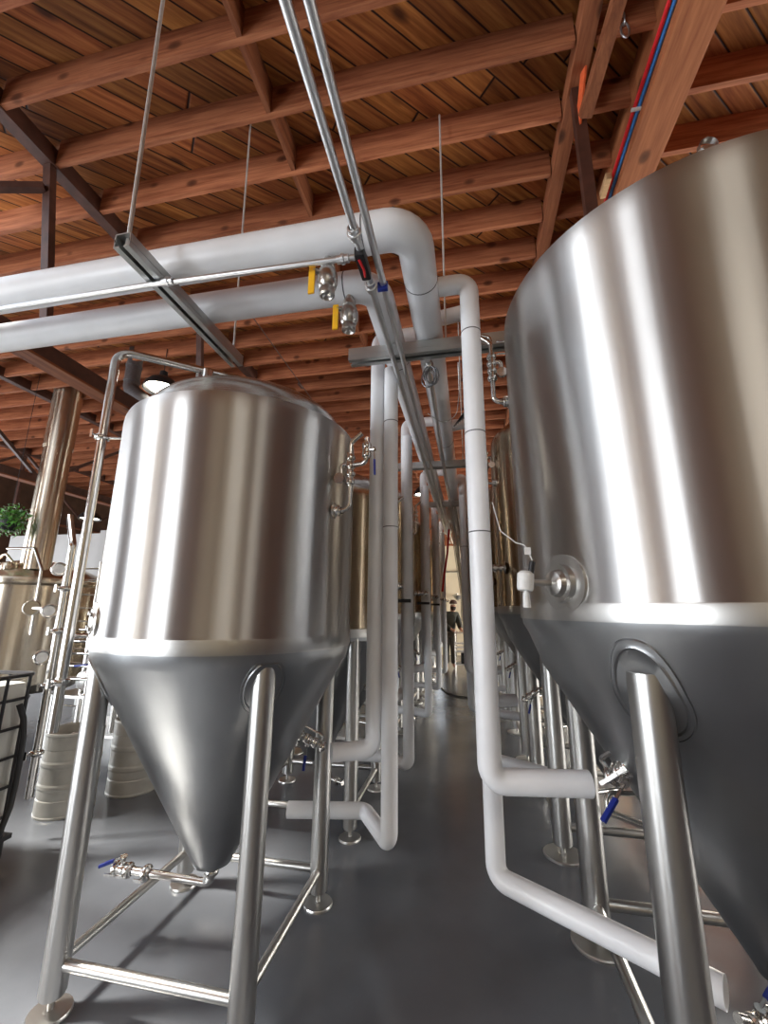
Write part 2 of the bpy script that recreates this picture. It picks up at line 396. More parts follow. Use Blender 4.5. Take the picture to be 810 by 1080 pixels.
# X-direction brackets (silver clips at joist ends)
# ------------------------------------------------------------------ fittings
def clamp(bm, p, d, r, w=.022):
    add_lathe(bm, [(r*.95, -w), (r*1.0, -w*.7), (r*1.45, -w*.5), (r*1.55, -w*.2), (r*1.55, w*.2), (r*1.45, w*.5), (r, w*.7), (r*.95, w)], p, d, 20)
    x, y, z = frame(d)
    q = V(p)+x*r*1.5
    add_tube(bm, [q, q+x*r*1.2], r*.22, 8); add_bar(bm, q+x*r*1.2-z*r*.9, q+x*r*1.2+z*r*.9, r*.2, r*.55)
def butterfly(parent, p, d, side, r=.022, grip='blue', hl=.13, hd=None):
    """small sanitary butterfly valve: body, two clamps, lever with coloured grip"""
    p, d, side = V(p), V(d).normalized(), V(side).normalized()
    bm = NB()
    clamp(bm, p-d*r*1.5, d, r); clamp(bm, p+d*r*1.5, d, r)
    add_lathe(bm, [(r, -r*1.6), (r*1.35, -r*.9), (r*1.35, r*.9), (r, r*1.6)], p, d, 20)
    add_tube(bm, [p+side*r, p+side*r*2.4], r*.5, 12)
    add_lathe(bm, [(0, 0), (r*.8, 0), (r*.8, r*.5), (0, r*.5)], p+side*r*2.4, side, 12)
    v = obj('valve', bm, 'pipe', parent)
    hd = V(hd).normalized() if hd else d
    bm = NB(); add_bar(bm, p+side*r*2.7, p+side*r*2.9+hd*hl*.55, r*.5, r*.25); 
    h = obj('lever', bm, 'pipe', v)
    bm = NB(); add_bar(bm, p+side*r*2.85+hd*hl*.4, p+side*r*3.0+hd*hl, r*.9, r*.6, .003)
    g = obj('handle_grip', bm, grip, v); g['label'] = {'blue': 'blue', 'yellow': 'yellow', 'black': 'black'}.get(grip, grip)+' lever grip'
    return v
def straight_valve_cluster(parent, p, d, r=.02, n=4, name='port_assembly'):
    bm = NB(); p, d = V(p), V(d).normalized(); L = .045*n
    add_tube(bm, [p-d*.02, p+d*L+d*.02], r*.9, 14)
    for k in range(n): clamp(bm, p+d*(.02+.045*k), d, r)
    x, y, _ = frame(d)
    add_tube(bm, [p+d*L*.5, p+d*L*.5+y*.06, p+d*L*.5+y*.06+d*.03], r*.6, 10, rb=.015)
    return obj(name, bm, 'pipe', parent)

# ------------------------------------------------------------------ conical tanks
def tank(label, cx, cy, R, zc, zt, tip, slope, rtip, lo, rl, side, group, brace=.17, foot=.075, drain=True, dome_h=.36, mat='tank'):
    """side=+1: ports look towards +X, -1: towards -X.  tip = (z of cone tip)"""
    t = thing('fermentation_tank', label, 'tank', (cx, cy, 0), group)
    c = V((cx, cy, 0))
    zk = tip+slope*(R*.93-rtip)
    # cylinder shell with rolled shoulder
    bm = NB()
    add_lathe(bm, [(R, zc-.03), (R, zc+.035), (R*.9985, zc+.04), (R*.9985, zt-.09), (R, zt-.085), (R, zt-.03), (R*.997, zt), (R*.985, zt+.022), (R*.955, zt+.03)], c, segs=96)
    obj('shell', bm, mat, t, ang=25)
    bm = NB()
    add_lathe(bm, [(R*1.003, zc-.032), (R*1.004, zc-.028), (R*1.004, zc+.028), (R*1.003, zc+.032)], c, segs=96)
    obj('weld_band', bm, M['leg'], t)
    # dome
    bm = NB(); pr = []
    for k in range(13):
        a = k/12*PI/2; pr.append((R*.885*math.cos(a)**.8 if k < 12 else 0, zt+.03+dome_h*math.sin(a)*.95))
    pr = [(R*.957, zt+.03), (R*.95, zt+.04), (R*.90, zt+.045)]+[(r_, z+.02) for r_, z in pr[1:]]
    add_lathe(bm, pr, c, segs=96); obj('dome', bm, 'dome', t, ang=50)
    # cone
    bm = NB()
    def zr(r_): return tip+slope*(r_-rtip)
    pr = [(R*.999, zc-.03), (R*.992, zc-.06), (R*.965, max(zr(R*.965), zc-.10) if zr(R*.965) < zc else zc-.1)]
    r_ = R*.9
    while r_ > rtip+.02: pr.append((r_, min(zr(r_), zc-.14 if r_ > R*.85 else 9))); r_ -= R*.08
    pr += [(rtip, tip), (rtip*.85, tip-.03), (rtip*.5, tip-.05), (.03, tip-.055), (.028, tip-.08)]
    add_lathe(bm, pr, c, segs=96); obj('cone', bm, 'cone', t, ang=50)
    # legs
    knots_ = sorted(pr[:-5])
    def zprof(q):
        for (a0, z0), (a1, z1) in zip(knots_, knots_[1:]):
            if a0 <= q <= a1: return z0+(z1-z0)*(q-a0)/(a1-a0)
        return zr(q)
    for sx, sy in ((-1,-1), (1,-1), (-1,1), (1,1)):
        p = c+V((sx*lo, sy*lo, 0)); rd = lo*math.sqrt(2); zl = zr(rd)
        bm = NB(); add_tube(bm, [p+V((0,0,foot)), p+V((0,0,zl+rl*slope*.9))], rl, 28)
        lg = obj('leg', bm, 'leg', t)
        bm = NB()
        add_lathe(bm, [(0, foot+.002), (rl*.9, foot+.002), (rl*.9, foot-.01), (.012, foot-.012), (.012, .018), (rl*.5, .016), (0, .016)], p)
        fr_ = rl*(2.1 if R > .7 else 1.6)
        add_lathe(bm, [(0, .017), (fr_*.96, .014), (fr_, .008), (fr_, .0), (0, 0)], p, segs=40)
        obj('foot_plate', bm, 'leg', lg)
        # reinforcing pad wrapped on the cone
        bm = NB(); phi0 = math.atan2(sy, sx); sl = math.atan(slope); rings = []
        rp = rl*1.9; ua = rl*math.sqrt(1+slope*slope)+rl*.75
        for (q, h) in ((.0, .004), (.55, .004), (.8, .004), (.84, .0085), (.88, .004), (.955, .004), (.965, .007), (.99, .007), (1.0, .0)):
            ring = []
            for k in range(40):
                th = 2*PI*k/40; u = math.cos(th)*ua*q; w = math.sin(th)*rp*q
                rr = min(rd+u*math.cos(sl), R*.985); zz = zprof(rr)
                ph = phi0+w/rr; nrm = V((math.cos(ph)*math.sin(sl), math.sin(ph)*math.sin(sl), -math.cos(sl)))
                ring.append(bm.verts.new(c+V((rr*math.cos(ph), rr*math.sin(ph), zz))+nrm*h))
            rings.append(ring)
        for a, b_ in zip(rings[1:], rings[2:]):
            for k in range(40): bm.faces.new((a[k], a[(k+1) % 40], b_[(k+1) % 40], b_[k]))
        bm.faces.new(rings[1])
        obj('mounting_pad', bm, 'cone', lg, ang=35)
    bars = [((-1,-1),(1,-1)), ((-1,-1),(-1,1)), ((1,-1),(1,1)), ((-1,1),(1,1))]
    for a, b_ in bars:
        A = c+V((a[0]*lo, a[1]*lo, brace)); B = c+V((b_[0]*lo, b_[1]*lo, brace)); u = (B-A).normalized()
        bm = NB(); add_tube(bm, [A+u*rl*.7, B-u*rl*.7], rl*.42, 16); obj('cross_brace', bm, 'leg', t)
    return t, c, zr

def upper_port(t, base, side, h=.42):
    """arm that leaves the shell near the top, turns up into a small stack of valves"""
    b = V(base); s = V((side, 0, 0))
    bm = NB(); add_tube(bm, [b-s*.02, b+s*.085, b+s*.085+V((0,0,.13))], .013, 14, rb=.04)
    add_lathe(bm, [(0, 0), (.045, 0), (.045, .008), (.03, .012), (.03, .03), (0, .03)], b, s, 20)
    clamp(bm, b+s*.02, s, .02)
    a = obj('port_arm', bm, 'pipe', t)
    p = b+s*.085+V((0, 0, .15))
    bm = NB()
    for k in range(4): clamp(bm, p+V((0, 0, .045*k)), (0, 0, 1), .017)
    add_tube(bm, [p, p+V((0,0,.22)), p+V((s.x*.06, 0, .27))], .013, 12, rb=.03)
    add_tube(bm, [p+V((0,0,.1)), p+V((s.x*-.05,0,.1)), p+V((s.x*-.05,0,.02))], .012, 12, rb=.02)
    add_lathe(bm, [(0, 0), (.028, 0), (.028, .02), (0, .02)], p+V((-s.x*.05, -.02, .015)), (0, -1, 0), 20)
    obj('valve_stack', bm, 'pipe', t)
    return p
def cone_valve(t, p0, p1, hd=(0, 0, -1), q=1.0):
    """short diagonal valve between the cone port p0 and the end of a white pipe p1"""
    p0, p1 = V(p0), V(p1); d = (p1-p0)
    bm = NB(); add_tube(bm, [p0-d*.25, p1-d.normalized()*.006], .014, 14)
    L = d.length; n = max(3, int(L/.04))
    for k in range(n): clamp(bm, p0+d*((k+.5)/n), d, .019*q, .016)
    x, y, _ = frame(d)
    add_tube(bm, [p0+d*.2, p0+d*.2+y*.05*q, p0+d*.8+y*.05*q, p0+d*.8], .007*q, 8, rb=.012)
    obj('cone_port', bm, 'pipe', t)
    butterfly(t, p0+d*.55, d, (0, -.9, -.3), .017*q, 'blue', .12*q, hd)

# ---- left row, nearest
tk, c, zr = tank('conical steel tank at the front of the left row, whole and nearest the viewer', -1.3, 2.2, .65, 1.435, 2.56, .40, 1.80, .105, .415, .05, 1, None, dome_h=.25)
upper_port(tk, (-1.3+.62, 2.2-.17, 2.09), 1)
bm = NB(); add_tube(bm, [(-.595, 2.03, 2.33), (-.50, 2.0, 2.33), (-.50, 2.0, 2.47)], .012, 12, rb=.03); obj('valve_branch', bm, 'pipe', tk)
butterfly(tk, (-.50, 2.0, 2.40), (0, 0, 1), (1, -.2, 0), .016, 'blue', .14, (0, 0, -1))
cone_valve(tk, (-1.02, 2.42, .93), (-.83, 2.5, .82), (0, -.3, -1))
# drain elbow
bm = NB(); add_tube(bm, [(-1.3, 2.2, .345), (-1.3, 2.2, .275), (-1.72, 2.165, .30)], .018, 18, rb=.045)
clamp(bm, (-1.3, 2.2, .325), (0,0,1), .022); clamp(bm, (-1.64, 2.17, .295), (-1, -.05, .05), .024)
dr = obj('drain_pipe', bm, 'pipe', tk)
butterfly(tk, (-1.77, 2.16, .303), (-1, -.05, .05), (.1, -.15, 1), .022, 'blue', .12, (-.9, -.3, -.35))
# side tasting port at the left of the shell
bm = NB(); n_ = V((-.61, -.79, 0)).normalized(); pp = c+n_*.645+V((0, 0, 1.53))
add_lathe(bm, [(0, .02), (.055, .018), (.06, .012), (.085, .008), (.09, 0), (.09, -.02)], pp, n_, 28)
for k in range(4):
    x, y, z = frame(n_); q = pp+(x*math.cos(k*PI/2+.7)+y*math.sin(k*PI/2+.7))*.045+n_*.015
    add_lathe(bm, [(.01, 0), (.01, .012), (0, .012)], q, n_, 8)
obj('side_port', bm, 'brass', tk)
bm = NB(); add_tube(bm, [(-1.72, 2.32, 2.80), (-1.72, 2.32, 3.19)], .035, 18); clamp(bm, (-1.72, 2.32, 3.08), (0,0,1), .038)
obj('dome_stub', bm, 'pipe', tk)
bm = NB(); add_tube(bm, [(-1.25, 2.72, 3.2), (-2.165, 2.01, 3.2), (-2.17, 2.01, .95)], .026, 18, rb=.09)
for z in (2.6, 1.2): clamp(bm, (-2.17, 2.01, z), (0,0,1), .028)
add_tube(bm, [(-2.17, 2.01, 2.6), (-1.85, 2.1, 2.6)], .008, 8)
obj('cleaning_pipe', bm, 'pipe', tk)
# ---- right row, nearest
tk, c, zr = tank('biggest conical steel tank, front right, cropped by the edge', 1.08, 2.12, .84, 1.59, 3.13, .33, 1.55, .10, .52, .062, -1, None, dome_h=.27)
bm = NB(); b0 = V((.255, 2.22, 2.72))
upper_port(tk, b0, -1)
bm = NB(); add_tube(bm, [(.17, 2.22, 3.02), (.17, 2.22, 3.13), (.07, 2.22, 3.17)], .01, 10, rb=.03); add_tube(bm, [(.2, 2.22, 3.02), (.34, 2.26, 3.04)], .006, 8); add_tube(bm, [(.2, 2.22, 3.1), (.34, 2.26, 3.11)], .006, 8)
obj('port_pipework', bm, 'pipe', tk)
# sensor port
n_ = V((-.73, -.41, 0)).normalized(); pp = c+n_*.838+V((0, 0, 1.695))
bm = NB(); add_lathe(bm, [(.0, .004), (.05, .006), (.052, .03), (.07, .03), (.072, .006), (.11, .004), (.115, -.03)], pp, n_, 40)
obj('port_ring', bm, 'leg', tk)
bm = NB(); add_lathe(bm, [(.054, .02), (.045, .05), (.02, .062), (0, .064)], pp, n_, 28)
add_tube(bm, [pp+n_*.05, pp+n_*.15], .012, 12); obj('thermowell', bm, 'brass', tk)
bm = NB(); q = pp+n_*.17; add_lathe(bm, [(0, -.03), (.026, -.03), (.03, -.02), (.03, .03), (.02, .04), (0, .04)], q, (0.1, .1, 1), 20)
add_lathe(bm, [(.014, 0), (.012, .05), (.006, .06), (0, .06)], q+V((0, 0, -.09)), (0, 0, 1), 12)
sh = obj('sensor_head', bm, 'whiteplastic', tk); sh['label'] = 'white sensor head'
bm = NB(); add_tube(bm, [q+V((.02,0,.03)), q+V((.03, .0, .075))], .011, 10); obj('cable_gland', bm, 'black', sh)
bm = NB(); pts = [q+V((.03, 0, .08)), q+V((.01, .02, .14)), V((.19, 1.75, 1.86)), V((.14, 1.86, 1.93)), V((.118, 1.95, 2.08))]
add_tube(bm, fillet(pts, .05), .0024, 8); o = obj('sensor_cable', bm, 'whiteplastic', tk); o['label'] = 'thin pale sensor cable'
bm = NB(); add_box(bm, q+V((.015, .0, .115)), (.022, .006, .026)); obj('cable_tag', bm, 'whiteplastic', tk, smooth=False)
# cone port valve + drain
cone_valve(tk, (.60, 1.98, 1.01), (.52, 2.04, .93), (-.6, -.35, -.6), 1.35)
bm = NB(); add_tube(bm, [(1.08, 2.12, .29), (1.08, 2.12, .22), (.9, 1.98, .24), (.82, 1.93, .28)], .016, 16, rb=.04); clamp(bm, (.95, 2.02, .235), (-.18, -.14, .02), .022)
obj('drain_pipe', bm, 'pipe', tk)
butterfly(tk, (.90, 1.98, .242), (-.18, -.14, .04), (.1, -.3, 1), .02, 'blue', .11, (.8, .6, .3))
bm = NB(); add_box(bm, (.915, 1.41, 3.21), (.04, .02, .10), bev=.008); add_lathe(bm, [(.03, -.012), (.03, .012)], (.915, 1.41, 3.26), (0, 1, 0), 16)
obj('lifting_lug', bm, 'leg', tk)
bm = NB(); add_tube(bm, [(.66, 2.64, .58), (.9, 2.62, .52), (1.0, 2.5, .52)], .016, 14, rb=.05); add_tube(bm, [(.66, 2.64, .58), (.66, 2.66, .66), (.95, 2.7, .66)], .014, 12, rb=.04); obj('return_loop', bm, 'pipe', tk)

def back_tank_fit(t, cx, cy, R, side, zt, zc):
    """ports of the tanks further down a row"""
    upper_port(t, (cx+side*(R*.96), cy-.17, zt-.42), side)
    s = V((side, 0, 0)); yo = .30 if side < 0 else .12; p = V((cx+side*math.sqrt(R*R-yo*yo), cy-yo, zc+.33))
    bm = NB(); add_tube(bm, [p-s*.05, p+s*(.20 if R > .7 else .12)], .016, 12)
    for k in range(4 if R > .7 else 2): clamp(bm, p+s*(.035+.045*k), s, .022)
    add_lathe(bm, [(0, 0), (.05, 0), (.05, .01), (0, .01)], p, s, 20)
    obj('sample_port', bm, 'pipe', t)
    p = V((cx+side*R*.62, cy, .95)); q = p+V((side*.16, .0, -.1)); d = q-p
    bm = NB(); add_tube(bm, [p-d*.3, q], .013, 12)
    for k in range(4): clamp(bm, p+d*(k+.5)/4, d, .018, .014)
    obj('cone_port', bm, 'pipe', t)
    butterfly(t, p+d*.55, d, (0, -.9, -.3), .017, 'blue', .12, (side*.3, -.2, -1))
    bm = NB(); add_tube(bm, [(cx, cy, .33), (cx, cy, .24), (cx+side*.3, cy-.2, .26)], .016, 14, rb=.04); clamp(bm, (cx+side*.24, cy-.16, .255), (side*.3, -.2, 0), .02)
    obj('drain_pipe', bm, 'pipe', t)
LT = [(-1.33, 3.735, .66, .46), (-1.5, 5.45, .80, .52), (-1.5, 7.25, .80, .52), (-1.5, 9.05, .80, .52), (-1.5, 10.85, .80, .52)]
LL = ['steel tank just behind the front left tank, mostly hidden by white risers',
      'third steel tank from the front in the left row', 'fourth steel tank from the front in the left row',
      'fifth steel tank from the front in the left row', 'last steel tank at the far end of the left row']
for i, (x, y, R, lo) in enumerate(LT):
    if i == 0: tk, c, zr = tank(LL[i], x, y, R, 1.405, 2.56, .40, 1.80, .105, .43, .05, 1, 'tanks in the left row', dome_h=.25, mat='tank2')
    else: tk, c, zr = tank(LL[i], x, y, R, 1.50, 2.95, .36, 1.55, .1, lo, .055, 1, 'tanks in the left row', dome_h=.27, mat='tank2')
    back_tank_fit(tk, x, y, R, 1, 2.56 if i == 0 else 2.95, 1.45)
RL = ['second steel tank of the right row, directly behind the biggest tank', 'third steel tank from the front in the right row',
      'fourth steel tank from the front in the right row', 'last steel tank at the far end of the right row']
for i in range(4):
    y = 3.94+1.82*i
    tk, c, zr = tank(RL[i], 1.08, y, .84, 1.59, 3.13, .33, 1.55, .10, .53, .062, -1, 'tanks in the right row', dome_h=.27, mat='tank2')
    back_tank_fit(tk, 1.08, y, .84, -1, 3.13, 1.6)

# ------------------------------------------------------------------ white insulated pipework
def white_pipe(name, label, pts, r, rb, seams=(), group=None, at=None, cat='pipe'):
    bm = NB(); add_tube(bm, pts, r, 28, rb=rb)
    o = obj(name, bm, 'white', at=at or pts[0]); tag(o, label, cat, group)
    for p, d in seams:
        b2 = NB(); add_lathe(b2, [(r*.99, -.003), (r*1.012, -.003), (r*1.012, .003), (r*.99, .003)], p, d, 28)
        obj('seam_band', b2, 'seam', o)
    return o
# headers
H1Y, H1X, HZ, HR = 1.57, -.195, 3.30, .088
h1 = white_pipe('insulated_header_pipe', 'thick white insulated pipe, upper one, crossing the view then bending down the aisle',
    [(-9, H1Y, HZ), (H1X, H1Y, HZ), (H1X, 9.5, HZ)], HR, .125, [((-.42, H1Y, HZ), (1,0,0)), ((H1X, 1.9, HZ), (0,1,0)), ((H1X, 4.1, HZ), (0,1,0))])
h2 = white_pipe('insulated_header_pipe', 'thick white insulated pipe, lower one, running just below the upper header',
    [(-9, 1.88, HZ), (-.44, 1.88, HZ), (-.44, 9.5, HZ)], HR*.95, .12, [((-.60, 1.88, HZ), (1,0,0)), ((-.44, 2.6, HZ), (0,1,0))])
def ball_valve(parent, x, y, ztop):
    bm = NB()
    add_tube(bm, [(x, y, ztop+.06), (x, y, ztop-.05)], .020, 16)
    add_lathe(bm, [(.028, 0), (.034, -.01), (.034, -.035), (.028, -.04), (.042, -.055), (.048, -.08), (.048, -.115), (.042, -.14), (.033, -.15), (.036, -.155), (.036, -.185), (.028, -.19), (.024, -.18), (0, -.16)], (x, y, ztop-.04), (0,0,1), 24)
    add_tube(bm, [(x-.03, y-.03, ztop-.12), (x-.055, y-.045, ztop-.12)], .012, 10)
    v = obj('drain_valve', bm, 'brass', parent); v['label'] = 'nickel ball valve'
    bm = NB(); add_bar(bm, (x-.058, y-.048, ztop-.10), (x-.058, y-.048, ztop-.245), .010, .030, .003)
    g = obj('handle_grip', bm, 'yellow', v); g['label'] = 'yellow lever grip'
ball_valve(h1, -.60, H1Y+.015, 3.235); ball_valve(h2, -.575, 1.86, 3.245)
# risers on the right: pair for every tank of the right row
rg = 'white risers of the right row'
def right_pair(y0, k):
    names = ['beside the biggest tank', 'at the second right tank', 'at the third right tank', 'at the fourth right tank', 'at the last right tank']
    z = 3.33; xa = .055 if k < 2 else -.05; ya = y0
    if k: 
        ea = [(xa-.01+.55, ya+.12, .9)]
    a = white_pipe('insulated_riser_pipe', 'white riser %s with a level stub to the cone valve' % names[k],
        [(H1X+.088, ya, z), (xa, ya, z), (xa, ya, .90 if k == 0 else .85), (.455 if k == 0 else .345, ya+(.06 if k == 0 else .12), .90 if k == 0 else .85)], .0505, .065,
        [((xa, ya, z_), (0,0,1)) for z_ in (3.02, 2.45, 1.95)] if k == 0 else [((xa, ya, 2.4), (0,0,1))], rg)
    yb = y0+.42
    b_ = white_pipe('insulated_riser_pipe', 'white riser %s reaching low and slanting to the tank outlet' % names[k],
        [(-.14, yb, 3.45), (xa+.02, yb, 3.48), (xa+.02, yb, .34), (.80, yb-.48, .34)] if k == 0 else [(-.14, yb-.1, 3.45), (xa+.02, yb-.1, 3.48), (xa+.02, yb-.1, .34), (.72, yb-.5, .34)], .048, .06, [], rg)
    return a, b_
for k in range(5): right_pair(2.0+1.82*k if k else 2.0, k)
lg_ = 'white risers of the left row'
names = ['beside the front left tank', 'at the second left tank', 'at the third left tank', 'at the fourth left tank', 'at the fifth left tank']
ys = [2.62, 3.735, 5.45, 7.25, 9.05]
for k, y in enumerate(ys):
    ya = y if k == 0 else y+.34
    xa = -.582 if k == 0 else -.60; zz = .80 if k == 0 else .85
    a = white_pipe('insulated_riser_pipe', 'white riser %s with a short stub to the cone valve' % names[k],
        [(-.275, ya, 3.50), (xa, ya, 3.50), (xa, ya, zz), (-.80, y-.12, zz) if k == 0 else (-.69 if k == 1 else -.765, y+.04, zz)], .05, .065, [], lg_)
    xb = -.48 if k == 0 else -.54; yb = y-.04 if k == 0 else y+.03
    b_ = white_pipe('insulated_riser_pipe', 'white riser %s dipping near the floor to the tank outlet' % names[k],
        [(xb, yb, 3.215), (xb, yb, .35)]+([(-.70, yb+.34, .35), (-1.18, yb+.25, .35)] if k == 0 else [(-.78, yb+.16, .35), (-1.10 if k == 1 else -1.2, yb+.12, .35)]), .047, .055,
        [((xb, yb, z_), (0,0,1)) for z_ in (2.82, 2.1)] if k == 0 else [], lg_)
# clips on left risers : dark strap bars
for k, (x, y) in enumerate(((-.62, 3.70), (-.62, 5.42), (-.62, 7.22))):
    bm = NB(); add_box(bm, (x+.045, y-.07, 1.66), (.16, .025, .03), bev=.003)
    tag(obj('pipe_clip', bm, 'black', at=(x, y-.07, 1.78)), 'short black clip bar across the riser %s' % names[k+1], 'pipe clip')
# ------------------------------------------------------------------ struts, rods, conduits
def strut(label, a, b_, w=.075, h=.07, mat='galv'):
    """slotted channel, open side down, double back-to-back"""
    a, b_ = V(a), V(b_); bm = NB(); x, y, z = frame(b_-a)
    for s in (-1, 1):
        add_bar(bm, a+x*s*w*.5, b_+x*s*w*.5, .006, h)
        add_bar(bm, a+x*s*w*.32-y*h*.47, b_+x*s*w*.32-y*h*.47, w*.34, .006)
        add_bar(bm, a+x*s*w*.5+y*h*.0, b_+x*s*w*.5+y*h*.0, .010, h*.2)
    add_bar(bm, a+y*h*.5, b_+y*h*.5, w, .006)
    o = obj('strut_channel', bm, mat, at=a, smooth=False); return tag(o, label, 'strut', 'hanging strut channels')
strut('galvanised strut hanging under both headers above the front left tank', (-1.44, 1.27, 3.165), (-1.44, 2.22, 3.165))
strut('steel strut across the aisle under the headers by the front risers', (-.70, 2.32, 3.165), (.30, 2.32, 3.165), .08, .08)
strut('steel strut across the aisle beyond the second tanks', (-.80, 4.5, 3.165), (.10, 4.5, 3.165))
strut('farthest visible strut across the aisle under the cable bundle', (-.6, 6.35, 3.165), (.35, 6.35, 3.165))
def rod(label, a, b_, r=.0062):
    bm = NB(); add_tube(bm, [a, b_], r, 8)
    add_lathe(bm, [(.012, 0), (.012, .012), (0, .012)], a, (0,0,1), 6)
    tag(obj('threaded_rod', bm, 'rod', at=a), label, 'rod', 'threaded hanger rods')
rod('hanger rod from the near end of the left strut up to the joists', (-1.44, 1.30, 3.15), (-1.44, 1.25, ZB+.1), .009)
rod('hanger rod from the far end of the left strut up to the blocking', (-1.44, 2.17, 3.15), (-1.46, 2.13, ZB+.1))
rod('hanger rod from the aisle strut up past the right stub pipe', (-.09, 2.36, 3.15), (-.09, 2.36, ZB+.1))
rod('hanger rod from the second aisle strut', (-.02, 4.5, 3.15), (-.02, 4.5, ZB+.1))
def conduit(label, pts, r=.0165, rb=.05, coup=()):
    bm = NB(); add_tube(bm, pts, r, 14, rb=rb)
    for p, d in coup: add_lathe(bm, [(r, -.03), (r*1.5, -.028), (r*1.5, -.008), (r*1.9, -.006), (r*1.9, .006), (r*1.5, .008), (r*1.5, .028), (r, .03)], p, d, 14)
    return tag(obj('conduit', bm, 'conduit', at=pts[0]), label, 'conduit', 'metal conduits under the headers')
c1 = conduit('left one of the two metal conduits running up the aisle from overhead', [(-.405, .2, 3.11), (-.41, 1.45, 3.11), (-.43, 5.0, 3.11), (-.42, 10, 3.11)], coup=[((-.415, 1.38, 3.11), (0,1,0)), ((-.415, 1.68, 3.11), (0,1,0))])
c2 = conduit('right one of the two metal conduits running up the aisle from overhead', [(-.345, .2, 3.11), (-.35, 1.4, 3.11), (-.37, 5.0, 3.11), (-.36, 10, 3.11)])
c3 = conduit('metal conduit under the upper header past the strut', [(-.205, 2.36, 3.12), (-.235, 5, 3.11), (-.25, 9, 3.11)], coup=[((-.205, 2.42, 3.12), (0,1,0))])
c4 = conduit('conduit leaving the black junction body to the left, under the upper header', [(-9, 1.47, 3.112), (-1.5, 1.47, 3.112), (-.445, 1.50, 3.112)], r=.0125, coup=[((-.50, 1.50, 3.112), (1,0,0)), ((-1.36, 1.47, 3.112), (1,0,0))])
bm = NB(); add_box(bm, (-.415, 1.53, 3.10), (.045, .15, .05), bev=.012)
jb = tag(obj('junction_body', bm, 'black', at=(-.415, 1.53, 3.10)), 'black open conduit body with red wire where the conduits meet', 'junction box')
bm = NB(); add_tube(bm, [(-.42, 1.48, 3.076), (-.41, 1.53, 3.068), (-.417, 1.58, 3.078)], .006, 8, rb=.02); obj('wire', bm, 'redtube', jb)['label'] = 'red wire'
bm = NB(); add_box(bm, (-.355, 1.68, 3.10), (.05, .02, .045), bev=.005); tag(obj('cable_tie', bm, 'blue', at=(-.355, 1.68, 3.1)), 'small blue clip on the right conduit below the header bend', 'clip')
# cable coil at strut
bm = NB()
for k in range(5):
    pts = [V((-.20+.02*math.sin(k)+.04*math.cos(a), 2.40+.03*k*.4, 3.04+.06*math.sin(a))) for a in [j*2*PI/14 for j in range(15)]]
    add_tube(bm, pts, .004, 6)
tag(obj('cable_coil', bm, M['ducting'], at=(-.2, 2.4, 3.04)), 'coil of grey cable tied at the aisle strut', 'cable')
bm = NB(); add_tube(bm, fillet([(-.02, 2.42, 3.12), (-.02, 2.5, 2.95), (-.04, 2.5, 2.80), (-.12, 2.5, 2.74), (-.22, 2.45, 2.8)], .08), .0025, 8)
cb = tag(obj('hanging_cable', bm, 'galv', at=(.02, 2.4, 3.14)), 'thin loose pale cable dangling under the aisle strut', 'cable')
bm = NB()
for k in range(6): add_bar(bm, (-.0+.01*k, 2.5, 2.80+.012*k), (-.06+.012*k, 2.5, 2.72+.01*k), .008, .008)
obj('cable_end', bm, M['ducting'], cb)
# sway rod with turnbuckle
bm = NB(); add_tube(bm, [(-2.37, 3.9, 4.90), (-2.44, 7.5, 4.90)], .007, 8)
add_lathe(bm, [(.008, -.08), (.025, -.06), (.025, .06), (.008, .08)], (-2.40, 5.4, 4.87), (0, 1, 0), 10)
tag(obj('tie_rod', bm, 'truss', at=(-2.38, 4.1, 4.88)), 'thin tie rod with turnbuckle below the middle bay joists', 'rod')
# far cable bundle over the aisle
bm = NB()
for k in range(16):
    x = -.31+.022*(k % 8)+random.uniform(-.01, .01); z = 3.08-.03*(k//8)
    dx = random.uniform(.0, .12)
    add_tube(bm, fillet([(x, 6.2, z), (x+.02, 8.2, z-.05), (x+dx*.4, 9.6, z-.25), (x+.1+dx*.4, 10.0, 1.9), (x+.1+dx*.4, 10.05, 1.3)], .3, 5), .008, 6)
tag(obj('cable_bundle', bm, plain('pale_grey_cables', (.5, .48, .42), .5), at=(-.2, 8, 3)), 'bundle of pale cables drooping at the far end of the aisle', 'cables')
bm = NB(); add_tube(bm, fillet([(-.33, 7.6, 3.0), (-.38, 7.8, 2.6), (-.46, 8.0, 2.2), (-.50, 8.0, 1.9)], .2), .02, 10)
tag(obj('red_hose', bm, M['redtube'], at=(-.4, 7.9, 2.5)), 'dark red hose hanging by the far left risers', 'hose')

# tubes on the glulam
def hose(label, mat, xo, zo):
    bm = NB(); add_tube(bm, fillet([(1.197+xo, .2, 4.80+zo), (1.197+xo, 1.8, 4.80+zo), (1.197+xo, 2.4, 4.80+zo), (1.197+xo, 2.95, 4.78+zo), (1.19+xo, 3.6, 4.5+zo)], .3), .012, 12)
    tag(obj('tubing', bm, mat, at=(1.17+xo, 2, 4.8+zo)), label, 'hose')
hose('red plastic tube clipped along the big timber beam', 'redtube', -.026, .0)
hose('blue plastic tube clipped along the big timber beam', 'bluetube', 0, .0)
bm = NB(); add_box(bm, (1.135, 2.86, 4.77), (.04, .16, .06), bev=.004)
tag(obj('wood_block', bm, 'pale_wood', at=(1.135, 2.86, 4.76)), 'pale wood block where the red and blue tubes meet the beam', 'wood block')
bm = NB(); add_box(bm, (1.178, 2.36, 4.785), (.06, .02, .012), bev=.003); tag(obj('tube_clip', bm, 'whiteplastic', at=(1.155, 2.36, 4.785)), 'thin white clip holding the red and blue tubes', 'clip')
